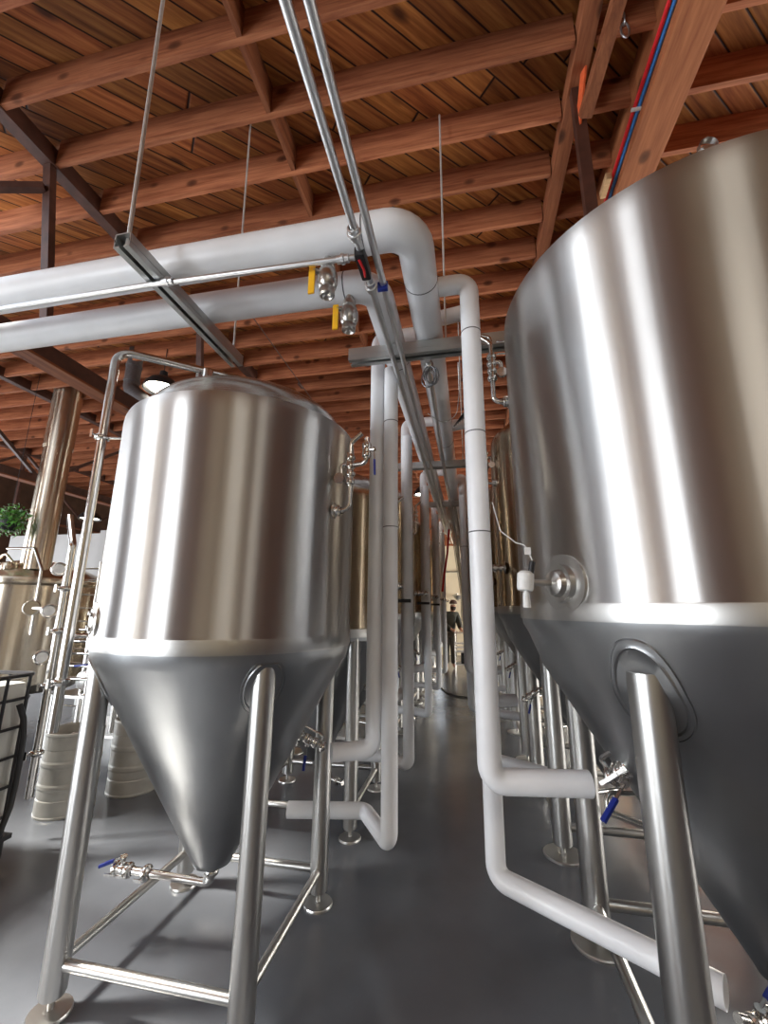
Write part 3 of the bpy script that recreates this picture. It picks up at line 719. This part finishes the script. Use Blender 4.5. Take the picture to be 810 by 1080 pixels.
bm = NB(); pts = [V((1.03+.022*math.cos(a), 2.04, 4.97+.06*math.sin(a))) for a in [j*2*PI/16 for j in range(17)]]; add_tube(bm, pts, .006, 8)
pts = [V((1.03, 2.04+.02*math.cos(a), 5.06+.045*math.sin(a))) for a in [j*2*PI/16 for j in range(17)]]; add_tube(bm, pts, .005, 8)
tag(obj('hanging_link', bm, 'conduit', at=(1.03, 2.04, 5)), 'steel chain link hanging beside the big timber beam', 'chain')

# ------------------------------------------------------------------ left side: kegs, tote, brewhouse
def keg(x, y, label, rz):
    t = thing('beer_keg', label, 'keg', (x, y, 0), 'kegs behind the front left tank'); c = V((x, y, 0)); R = .205
    bm = NB()
    add_lathe(bm, [(.0, .07), (.15, .07), (.18, .09), (R*.97, .12), (R, .15), (R, .19), (R*1.022, .205), (R*1.022, .225), (R, .24), (R, .35), (R*1.022, .365), (R*1.022, .385), (R, .40), (R, .46), (R*.97, .49), (.17, .52), (.09, .535), (0, .54)], c, segs=64)
    obj('body', bm, 'keg', t, ang=12)
    bm = NB(); add_lathe(bm, [(R*.97, .13), (R, .12), (R, .02), (R*1.02, .012), (R*1.01, 0), (R*.94, 0), (R*.94, .1)], c, segs=64); obj('foot_ring', bm, 'keg', t, ang=12)
    bm = NB(); add_lathe(bm, [(R*.96, .475), (R, .485), (R, .575), (R*1.02, .585), (R*1.01, .6), (R*.95, .6), (R*.93, .585), (R*.93, .49)], c, segs=64); obj('top_ring', bm, 'keg', t, ang=12)
    bm = NB(); add_lathe(bm, [(.03, .53), (.035, .56), (.026, .565), (.012, .56), (0, .56)], c, segs=20); obj('spear', bm, 'brass', t)
keg(-3.27, 3.25, 'steel keg left of the front tank leg, nearest the white tote', 0)
keg(-3.04, 3.70, 'steel keg right of the front tank leg, behind the other keg', 0)
# tote
tc = V((-3.56, 2.06, 0)); ra = math.radians(3)
Rz = Matrix.Rotation(ra, 3, 'Z')
t = thing('liquid_tote', 'white plastic tote in a black wire cage at the left edge', 'tote', tc)
def L(x, y, z): return tc+Rz @ V((x, y, 0))+V((0, 0, z))
bm = NB(); add_box(bm, L(0, 0, .63), (1.10, .98, .92), Rz, .07); obj('bottle', bm, 'hdpe', t)
bm = NB(); add_lathe(bm, [(.11, 0), (.12, .01), (.12, .05), (.1, .06), (0, .06)], L(0, 0, 1.09), segs=28); obj('lid', bm, 'black', t)
bm = NB()
hx, hy = .57, .51
for z in (.26, .44, .62, .80, .98, 1.13):
    pts = [L(-hx, -hy, z), L(hx, -hy, z), L(hx, hy, z), L(-hx, hy, z), L(-hx, -hy, z)]
    add_tube(bm, fillet(pts, .06), .010 if z < 1.1 else .014, 8)
for k in range(-3, 4):
    for s in (-1, 1):
        add_tube(bm, [L(k*.17, s*hy*1.02, .14), L(k*.17, s*hy*1.02, 1.13)], .010, 8)
        add_tube(bm, [L(s*hx*1.02, k*.15, .14), L(s*hx*1.02, k*.15, 1.13)], .010, 8)
obj('cage', bm, 'blackpaint', t)
bm = NB()
add_box(bm, L(0, 0, .13), (1.18, 1.04, .03), Rz, .005)
for sx in (-1, 0, 1):
    for sy in (-1, 0, 1): add_box(bm, L(sx*.5, sy*.44, .06), (.12, .12, .12), Rz, .01)
    add_box(bm, L(sx*.5, 0, .01), (.1, 1.0, .02), Rz)
obj('pallet', bm, 'black', t)
bm = NB(); add_tube(bm, [L(.59, .40, .95), L(.62, .42, .86), L(.635, .43, .74), L(.64, .43, .6), L(.64, .43, .46), L(.64, .42, .33), L(.64, .38, .2), L(.62, .3, .1), L(.60, .2, .03)], .018, 10)
tag(obj('black_hose', bm, 'black', at=L(.6, .3, 0)), 'black hose curving down the corner of the white tote', 'hose')
# kettle
kx, ky, kr = -6.9, 5.6, .95
t = thing('brew_kettle', 'polished brew kettle with domed lid at the left edge', 'kettle', (kx, ky, 0)); c = V((kx, ky, 0))
bm = NB(); add_lathe(bm, [(0, .35), (kr*.8, .36), (kr*.99, .5), (kr*.99, 1.88), (kr, 1.89), (kr, 1.90), (kr*.97, 1.91)], c, segs=80); obj('shell', bm, 'kettle', t)
bm = NB(); add_lathe(bm, [(kr*1.0, 1.89), (kr*1.06, 1.91), (kr*1.07, 1.95), (kr*1.06, 1.99), (kr, 2.01), (kr*.98, 2.0)], c, segs=80); obj('rim', bm, 'kettle', t)
bm = NB(); add_lathe(bm, [(kr*.98, 2.0), (kr*.9, 2.08), (kr*.7, 2.17), (kr*.45, 2.25), (.2, 2.3), (0, 2.31)], c, segs=80); obj('lid', bm, 'kettle', t)
for sx, sy in ((-1,-1), (1,-1), (-1,1), (1,1)):
    bm = NB(); add_tube(bm, [c+V((sx*.6, sy*.6, 0)), c+V((sx*.6, sy*.6, .5))], .05, 16); obj('leg', bm, 'leg', t)
bm = NB(); add_tube(bm, [(-6.75, 5.0, 2.42), (-6.25, 5.0, 2.42), (-6.0, 4.95, 2.1), (-5.98, 4.95, 1.2)], .02, 12, rb=.08); obj('vapour_pipe', bm, 'pipe', t)
bm = NB(); add_lathe(bm, [(.12, 0), (.12, .05), (.09, .09), (0, .1)], (-6.6, 4.95, 2.12), (0, -.2, 1), 24); add_tube(bm, [(-6.75, 4.9, 2.25), (-6.55, 4.85, 2.32), (-6.4, 4.85, 2.2)], .018, 10, rb=.04); obj('hatch', bm, 'kettle', t)
bm = NB()
cx_, cy_ = -6.42, 5.2
add_lathe(bm, [(.19, 2.12), (.19, 3.0), (.195, 3.0), (.195, 3.03), (.19, 3.03), (.19, 4.05), (.196, 4.05), (.196, 4.08), (.2, 4.08), (.2, ZD-.03), (.17, ZD-.02)], (cx_, cy_, 0), segs=48)
tag(obj('chimney_stack', bm, 'kettle', at=(cx_, cy_, 2.1)), 'polished round exhaust stack rising from the kettle to the roof', 'chimney')
bm = NB(); add_lathe(bm, [(0, 0), (.03, .01), (.04, .04), (.03, .075), (0, .085)], (-6.9, 4.9, 2.33), segs=16)
wl = tag(obj('work_lamp', bm, 'glow', at=(-6.9, 4.9, 2.33)), 'small warm lamp glowing above the kettle lid', 'lamp')
bm = NB(); add_tube(bm, [(-6.9, 4.9, 2.41), (-6.9, 4.9, 2.6)], .008, 8); obj('stem', bm, 'black', wl)
# second vessel further right/back of brewhouse
t = thing('mash_vessel', 'steel vessel behind the ladder, mostly hidden by the front left tank', 'kettle', (-5.4, 7.4, 0)); c = V((-5.4, 7.4, 0))
bm = NB(); add_lathe(bm, [(0, .4), (.7, .42), (.8, .55), (.8, 1.7), (.78, 1.75), (.5, 1.95), (0, 2.05)], c, segs=60); obj('shell', bm, 'kettle', t)
for sx, sy in ((-1,-1), (1,-1), (-1,1), (1,1)):
    bm = NB(); add_tube(bm, [c+V((sx*.5, sy*.5, 0)), c+V((sx*.5, sy*.5, .5))], .045, 14); obj('leg', bm, 'leg', t)
# ladder
def ladder():
    x0, x1, y = -5.86, -5.52, 5.45
    t = thing('platform_ladder', 'narrow steel ladder between the brewhouse pipes and the front left tank', 'ladder', ((x0+x1)/2, y, 0))
    for x in (x0, x1):
        bm = NB(); add_tube(bm, [(x, y, 0), (x, y, 2.25)], .018, 10); obj('rail', bm, 'pipe', t)
    for k in range(11):
        bm = NB(); add_tube(bm, [(x0, y, .2+.195*k), (x1, y, .2+.195*k)], .012, 8); obj('rung', bm, 'pipe', t)
    return t
ladder()
# pipe rack with gauges
t = thing('pipe_manifold', 'steel pipe stand with three round gauges beside the kettle', 'pipework', (-2.9, 2.6, 0))
bm = NB(); add_tube(bm, [(-2.93, 2.62, .35), (-2.93, 2.62, 2.05), (-3.15, 2.75, 2.3)], .024, 16, rb=.06)
for z in (1.72, 1.42, 1.05, .62): clamp(bm, (-2.93, 2.62, z), (0,0,1), .028)
obj('riser', bm, 'pipe', t)
bm = NB(); add_tube(bm, [(-3.03, 2.7, .3), (-3.03, 2.7, 1.9)], .012, 10); add_tube(bm, [(-3.12, 2.8, .3), (-3.12, 2.8, 1.7)], .016, 10); obj('side_pipes', bm, 'pipe', t)
for (x, z) in ((-2.97, 1.86), (-2.99, 1.56), (-2.98, 1.24)):
    d = V((.75, -.66, 0)); p = V((x, 2.58, z))
    bm = NB(); add_lathe(bm, [(0, -.03), (.045, -.03), (.05, -.02), (.05, .01), (.044, .014), (.034, .012), (0, .012)], p, d, 28); add_tube(bm, [p-d*.02, V((-2.93, 2.62, z-.03))], .01, 8)
    g = obj('gauge', bm, 'pipe', t)
    bm = NB(); add_lathe(bm, [(.034, .0125), (0, .0125)], p, d, 28); obj('dial', bm, 'whiteplastic', g)['label'] = 'white gauge dial'
bm = NB(); add_lathe(bm, [(0, -.02), (.05, -.02), (.055, 0), (.05, .02), (0, .02)], (-3.2, 2.62, 1.58), (.7, -.7, 0), 24); add_tube(bm, [(-3.2, 2.62, 1.58), (-2.93, 2.62, 1.56)], .014, 10); obj('sight_glass', bm, 'pipe', t)
# skid with pumps and low pipework
t = thing('pump_skid', 'tangle of steel pipes and blue handled valves behind the kegs', 'pump skid', (-3.9, 4.4, 0))
bm = NB()
for z in (.25, .62): add_box(bm, (-3.9, 4.5, z), (1.5, .7, .03), bev=.004)
for sx in (-.7, .7):
    for sy in (-.3, .3): add_box(bm, (-3.9+sx, 4.5+sy, .31), (.04, .04, .62), bev=.004)
obj('frame', bm, 'leg', t, smooth=False)
random.seed(3)
bm = NB()
for k in range(9):
    x = -4.55+.16*k; y = 4.25+random.uniform(-.1, .3); z1 = random.uniform(.9, 1.55)
    add_tube(bm, [(x, y, .3), (x, y, z1), (x+.22*random.choice((-1, 1)), y+.2, z1)], random.choice((.018, .026, .03)), 12, rb=.07)
    clamp(bm, (x, y, z1*.6), (0,0,1), .03)
for k in range(5): add_tube(bm, [(-4.6, 4.2+.05*k, .8+.13*k), (-3.2, 4.2+.05*k, .8+.13*k)], .018, 10)
obj('pipes', bm, 'pipe', t)
for k in range(3):
    bm = NB(); add_lathe(bm, [(0, 0), (.1, .0), (.11, .03), (.11, .22), (.1, .25), (.05, .27), (0, .27)], (-4.3+.42*k, 4.5, .78), (0, -1, 0), 24); obj('pump', bm, 'leg', t)
for (x, y, z) in ((-4.2, 4.15, .95), (-3.85, 4.12, .80), (-3.5, 4.1, .93), (-3.3, 4.1, .74)):
    bm = NB(); add_bar(bm, (x-.09, y-.04, z), (x+.07, y-.04, z+.02), .03, .02, .004); obj('valve_handle', bm, 'blue', t)['label'] = 'blue valve handle'
bm = NB(); add_box(bm, (-4.4, 5.2, 1.66), (.5, .34, .12), bev=.04); add_box(bm, (-4.25, 5.2, 1.77), (.22, .2, .14), bev=.05)
tag(obj('cleaning_cloth', bm, 'bluebright', at=(-4.35, 4.9, 1.6)), 'light blue cloth bundle beside the front tank side port', 'cloth')
bm = NB(); add_box(bm, (-4.4, 5.25, .8), (.6, .45, 1.55), bev=.02); tag(obj('utility_cabinet', bm, 'leg', at=(-4.4, 4.9, 0)), 'steel cabinet beneath the light blue cloth', 'cabinet')
# partition
bm = NB(); add_box(bm, (-9.0, 8.0, 1.6), (3.4, .12, 3.2)); 
struct('wall_partition', bm, 'panel', 'off white partition behind the kettle', 'wall', smooth=False)
bm = NB(); add_box(bm, (-7.3+.02, 7.55, 1.55), (.9, .1, 3.25)); struct('wall_panel', bm, 'panel', 'off white panel right of the exhaust stack', 'wall', smooth=False)
# hanging plant
t = thing('hanging_plant', 'leafy green plant hanging at the left edge over the kettle', 'plant', (-6.42, 4.7, 2.7))
bm = NB(); add_lathe(bm, [(0, 2.62), (.09, 2.62), (.13, 2.76), (.135, 2.78), (.12, 2.77), (0, 2.75)], (-6.42, 4.7, 0), segs=20); obj('basket', bm, 'black', t)
bm = NB(); add_tube(bm, [(-6.42, 4.7, 2.76), (-6.42, 4.7, ZB+.1)], .004, 6); obj('hanger', bm, 'black', t)
random.seed(5); bm = NB()
for k in range(420):
    u = V((random.gauss(0, 1), random.gauss(0, 1), random.gauss(0, 1))).normalized()*random.uniform(.1, .27)
    p = V((-6.42, 4.7, 2.80))+V((u.x*1.15, u.y, u.z*.95-.02)); a = V((random.gauss(0,1), random.gauss(0,1), random.gauss(0,1))).normalized()
    b2 = a.cross(V((.3, .5, .8))).normalized(); s = random.uniform(.02, .038)
    vs = [bm.verts.new(p+a*s*1.4), bm.verts.new(p+b2*s*.6+V((0,0,.006))), bm.verts.new(p-a*s*1.2), bm.verts.new(p-b2*s*.6+V((0,0,.006)))]
    bm.faces.new(vs)
for k in range(26):
    a = random.uniform(0, 2*PI); r_ = random.uniform(.1, .24)
    add_tube(bm, fillet([(-6.42, 4.7, 2.8), (-6.42+r_*.7*math.cos(a), 4.7+r_*.7*math.sin(a), 2.9), (-6.42+r_*math.cos(a), 4.7+r_*math.sin(a), 2.9-random.uniform(.1, .3))], .05), .003, 5)
obj('foliage', bm, 'leaf', t)
# ------------------------------------------------------------------ lamps and duct
def pendant(x, y, z, label, power, s=1.0, top=ZB+.1):
    t = thing('pendant_lamp', label, 'lamp', (x, y, z), 'dome pendant lamps')
    bm = NB(); add_lathe(bm, [(.235*s, 0), (.23*s, .02), (.215*s, .07), (.16*s, .14), (.09*s, .185), (.055*s, .20), (.05*s, .27), (.02*s, .29), (0, .29), (0, .28), (.04*s, .19), (.08*s, .17), (.15*s, .125), (.2*s, .06), (.222*s, .01)], (x, y, z), segs=40)
    obj('lamp_shade', bm, 'black', t)
    bm = NB(); add_lathe(bm, [(0, .02), (.17*s, .02), (.19*s, .04), (.17*s, .06), (0, .06)], (x, y, z), segs=30); obj('diffuser', bm, 'glow', t)
    bm = NB(); add_tube(bm, [(x, y, z+.28), (x, y, top)], .005, 8); obj('cord', bm, 'black', t)
pendant(-4.02, 4.5, 4.47, 'black dome lamp glowing just left above the front left tank', 30)
pendant(-8.6, 8.0, 3.55, 'small distant dome lamp seen between exhaust stack and front tank', 20)
pendant(-.98, 9.0, 4.05, 'distant dome lamp glowing down the aisle behind the left risers', 20, .7)
bm = NB(); add_tube(bm, fillet([(-4.62, 4.6, ZD-.02), (-4.62, 4.6, 4.6), (-4.25, 4.55, 4.3), (-4.15, 4.55, 3.9)], .12), .10, 24)
t = tag(obj('exhaust_duct', bm, 'ducting', at=(-4.6, 4.6, 4.9)), 'grey round duct elbow beside the nearest dome lamp', 'duct')
for z in (4.95, 4.72):
    bm = NB(); add_lathe(bm, [(.099, -.012), (.108, -.01), (.108, .01), (.099, .012)], (-4.62, 4.6, z), segs=28); obj('duct_band', bm, 'ducting', t)

# ------------------------------------------------------------------ far end of the aisle
def skin_body(name, pts, edges, radii, mat, parent, sub=2):
    me = bpy.data.meshes.new(name); off = world_loc(parent)
    me.from_pydata([V(p)-off for p in pts], edges, []); me.update()
    o = bpy.data.objects.new(name, me); C.objects.link(o); o.parent = parent
    md = o.modifiers.new('skin', 'SKIN'); md.use_smooth_shade = True
    for v, r_ in zip(me.skin_vertices[0].data, radii):
        v.radius = (r_, r_) if not isinstance(r_, tuple) else r_
    me.skin_vertices[0].data[0].use_root = True
    s = o.modifiers.new('sub', 'SUBSURF'); s.levels = s.render_levels = sub
    me.materials.append(M[mat]); return o
px, py = -.60, 12.3
t = thing('person', 'person in dark jacket and trousers bending over a cart at the far end', 'person', (px, py, 0))
def P(x, y, z): return (px+x, py+y, z)
pts = [P(0,0,.95), P(.02,0,1.15), P(.05,-.02,1.38), P(.09,-.04,1.50), P(.12,-.07,1.62), P(.13,-.08,1.72),     # 0-5 pelvis..head
       P(-.09,.0,.92), P(-.10,-.02,.50), P(-.10,.02,.09), P(-.07,-.12,.04),                                     # 6-9 left leg
       P(.09,.0,.92), P(.11,-.03,.50), P(.10,.02,.09), P(.13,-.12,.04),                                          # 10-13
       P(-.12,-.03,1.42), P(-.13,-.15,1.16), P(.10,-.32,1.02), P(.18,-.35,1.00),                                 # 14-17 arm
       P(.20,.0,1.42), P(.28,-.10,1.18), P(.33,-.32,1.04), P(.36,-.38,1.02)]                                     # 18-21
ed = [(0,1),(1,2),(2,3),(3,4),(4,5),(0,6),(6,7),(7,8),(8,9),(0,10),(10,11),(11,12),(12,13),(2,14),(14,15),(15,16),(16,17),(2,18),(18,19),(19,20),(20,21)]
rd = [(.15,.11),(.14,.10),(.17,.11),.055,.085,.085,.085,.062,.045,.04,.085,.062,.045,.04,.07,.048,.034,.04,.07,.048,.034,.04]
skin_body('body', pts, ed, rd, 'skin', t)
# jacket, trousers, cap, beard
skin_body('jacket', [P(0,0,.93), P(.02,0,1.15), P(.05,-.02,1.40), P(.07,-.03,1.49), P(-.13,-.03,1.42), P(-.135,-.15,1.16), P(.07,-.30,1.03), P(.21,.0,1.42), P(.285,-.10,1.18), P(.325,-.29,1.05)],
    [(0,1),(1,2),(2,3),(2,4),(4,5),(5,6),(2,7),(7,8),(8,9)], [(.21,.17),(.22,.18),(.25,.18),.09,.105,.085,.065,.105,.085,.065], 'jacket', t)
skin_body('trousers', [P(0,0,.98), P(-.09,0,.90), P(-.10,-.02,.5), P(-.10,.02,.10), P(.09,0,.90), P(.11,-.03,.5), P(.10,.02,.10)], [(0,1),(1,2),(2,3),(0,4),(4,5),(5,6)],
    [(.19,.15),.13,.10,.085,.13,.10,.085], 'trousers', t)
bm = NB(); add_lathe(bm, [(.105, 0), (.108, .03), (.09, .08), (.05, .11), (0, .12)], P(.13, -.075, 1.72), (0, 0, 1), 20); add_box(bm, P(.14, -.20, 1.725), (.15, .12, .012), bev=.004); obj('cap', bm, 'cap', t)
bm = NB(); add_lathe(bm, [(0, -.09), (.05, -.075), (.075, -.02), (.07, .03), (0, .03)], P(.13, -.12, 1.62), (0, 0, 1), 16); obj('beard', bm, 'beard', t)
# face details
bm = NB()
for s in (-1, 1): add_lathe(bm, [(0, .01), (.011, 0), (0, -.01)], P(.13+s*.032, -.162, 1.69), (0, 1, 0), 8)
obj('eyes', bm, 'black', t)
# hands: palms with five fingers each
def hand(cx, cy, cz, s, wname):
    bm = NB(); base = V(P(cx, cy, cz))
    add_box(bm, base, (.075, .085, .03), bev=.012)
    for k, (l, dx) in enumerate(((.06, -.028), (.072, -.01), (.068, .01), (.052, .028))):
        a = base+V((dx, -.04, 0)); add_tube(bm, [a, a+V((0, -l*.55, -.004)), a+V((0, -l*.8, -.03))], [.0095, .0085, .007], 8)
    a = base+V((s*.035, 0, 0)); add_tube(bm, [a, a+V((s*.03, -.03, -.005)), a+V((s*.03, -.055, -.02))], [.011, .010, .008], 8)
    obj('hand', bm, 'skin', t)
hand(.17, -.385, .995, 1, 'l'); hand(.36, -.42, 1.015, -1, 'r')
# cart under his hands
t = thing('utility_cart', 'wire shelf cart with a black box in front of the person', 'cart', (-.05, 11.75, 0))
for z in (.22, .52, .62, .72, .98):
    bm = NB()
    for k in range(9): add_tube(bm, [(-.42, 11.5+.06*k, z), (.42, 11.5+.06*k, z)], .008, 6)
    for x in (-.42, .42): add_tube(bm, [(x, 11.48, z), (x, 12.0, z)], .012, 6)
    obj('wire_shelf', bm, 'whiteplastic', t)
for x in (-.42, .42):
    for y in (11.48, 12.0):
        bm = NB(); add_tube(bm, [(x, y, 0), (x, y, 1.02)], .014, 8); obj('post', bm, 'pipe', t)
for i, (x, z, s) in enumerate(((-.12, .365, .26), (.22, .355, .24))):
    bm = NB(); add_box(bm, (x, 11.74, z), (.32, .4, s), bev=.015); tag(obj('storage_crate', bm, 'black', at=(x, 11.74, z)), ['black crate on the low cart shelf, nearer the person', 'black crate on the low cart shelf, nearer the white riser'][i], 'crate')
bm = NB(); add_box(bm, (.25, 11.74, 1.16), (.3, .35, .32), bev=.02); tag(obj('equipment_case', bm, 'black', at=(.25, 11.74, 1.0)), 'black case on top of the wire cart', 'case')
bm = NB(); add_tube(bm, [(-2, Y1-.06, 2.9), (2, Y1-.06, 2.9)], .03, 10); tag(obj('wall_pipe', bm, 'galv', at=(0, Y1-.06, 2.9)), 'thin grey pipe level across the cream far wall', 'pipe')
bm = NB(); add_lathe(bm, [(0, .14), (.03, .12), (.12, .03), (.15, 0), (.14, 0), (0, .08)], (-.42, Y1-.3, 2.0), (0, -.3, -1), 24); add_tube(bm, [(-.42, Y1-.3, 2.1), (-.6, Y1, 2.05)], .02, 8)
tag(obj('wall_lamp', bm, 'galv', at=(-.42, Y1-.3, 2.0)), 'small gooseneck lamp on the cream far wall', 'lamp')
bm = NB(); 
for k in range(7): add_tube(bm, [(-.02+.06*k, Y1-.08, .0), (-.02+.06*k, Y1-.08, 3.8)], .02, 8)
tag(obj('wall_conduits', bm, 'galv', at=(.1, Y1-.08, 0)), 'row of vertical grey conduits on the cream far wall', 'conduit')
for o in bpy.data.objects:
    if o.parent is None and (o.name.startswith(('utility_cart', 'storage_crate', 'equipment_case'))): o.location.y -= .22
# floor hose
bm = NB(); add_tube(bm, fillet([(-1.6, 11.0, .015), (-.75, 9.6, .015), (-.5, 8.7, .015), (-.3, 8.45, .015), (.15, 8.25, .015), (.7, 8.3, .015)], .3), .014, 10)
tag(obj('floor_hose', bm, 'black', at=(-.3, 8.4, 0)), 'black hose lying across the floor at the far end of the aisle', 'hose')

# ------------------------------------------------------------------ camera (fitted to the photograph)
cam = bpy.data.cameras.new('camera'); co = bpy.data.objects.new('camera', cam); C.objects.link(co)
pi_, ro, ya, F = .224624, .00787651, .2000228, 442.17
fw = V((-math.sin(ya)*math.cos(pi_), math.cos(ya)*math.cos(pi_), math.sin(pi_)))
r0 = V((math.cos(ya), math.sin(ya), 0)); u0 = r0.cross(fw)
r_ = r0*math.cos(ro)+u0*math.sin(ro); u_ = u0*math.cos(ro)-r0*math.sin(ro)
Mx = Matrix((r_, u_, -fw)).transposed().to_4x4(); Mx.translation = V((0, 0, 1.6))
co.matrix_world = Mx
cam.sensor_fit = 'HORIZONTAL'; cam.sensor_width = 36; cam.lens = 36*F/810; cam.clip_start = .05
bpy.context.scene.camera = co

# ------------------------------------------------------------------ light
w = bpy.data.worlds.new('sky'); bpy.context.scene.world = w; w.use_nodes = True
bg = w.node_tree.nodes['Background']; bg.inputs[0].default_value = (.78, .88, 1, 1); bg.inputs[1].default_value = 1.6
def area(name, loc, rot, sx, sy, power, col=(1, 1, 1)):
    l = bpy.data.lights.new(name, 'AREA'); l.shape = 'RECTANGLE'; l.size = sx; l.size_y = sy; l.energy = power; l.color = col
    o = bpy.data.objects.new(name, l); C.objects.link(o); o.location = loc; o.rotation_euler = rot; return o
# daylight through the loading doors, the right window and the rooflight; other area lights are added fill
area('daylight_left_door', (X0-.05, (LD[0]+LD[1])/2, LD[2]/2), (0, -PI/2, 0), LD[2], LD[1]-LD[0], 430, (.9, .95, 1))
area('added_side_light', (X0-.05, (LE[0]+LE[1])/2, LE[2]/2), (0, -PI/2, 0), LE[2], LE[1]-LE[0], 170, (.95, .97, 1))  # added fill from an unseen opening, brightens the left floor
area('daylight_back_door', ((BD[0]+BD[1])/2, Y0-.05, BD[2]/2), (PI/2, 0, 0), BD[1]-BD[0], BD[2], 190, (.9, .95, 1))
area('added_far_light', (X1+.05, 12.9, 2.0), (0, PI/2, 0), 4.0, 3.4, 480, (1, .93, .8))  # added fill from an unseen opening, brightens the cream far wall
area('daylight_right_window', (X1+.05, 5.0, 1.45), (0, PI/2, 0), 1.9, 4.8, 170, (1, .93, .84))
for i, (x, y) in enumerate(((1.2, -3.6), (4.0, -3.6))): area('added_overhead_light_%d' % i, (x, y, 4.7), (0, 0, 0), 1.3, .12, 28, (1, .95, .85))  # lamps added out of view to brighten the back wall and floor
s = bpy.data.lights.new('sun', 'SUN'); s.energy = 6.5; s.angle = math.radians(7); s.color = (1, .95, .86)
so = bpy.data.objects.new('sun', s); C.objects.link(so)
so.rotation_euler = V((-.60, -.16, 1)).to_track_quat('Z', 'Y').to_euler()
sc = bpy.context.scene
sc.view_settings.view_transform = 'Standard'; sc.view_settings.look = 'None'; sc.view_settings.exposure = 0.85; sc.view_settings.gamma = 1
sc.view_settings.use_curve_mapping = False
sc.cycles.max_bounces = 8; sc.cycles.diffuse_bounces = 5; sc.cycles.glossy_bounces = 6; sc.cycles.sample_clamp_indirect = 6
sc.cycles.use_denoising = True
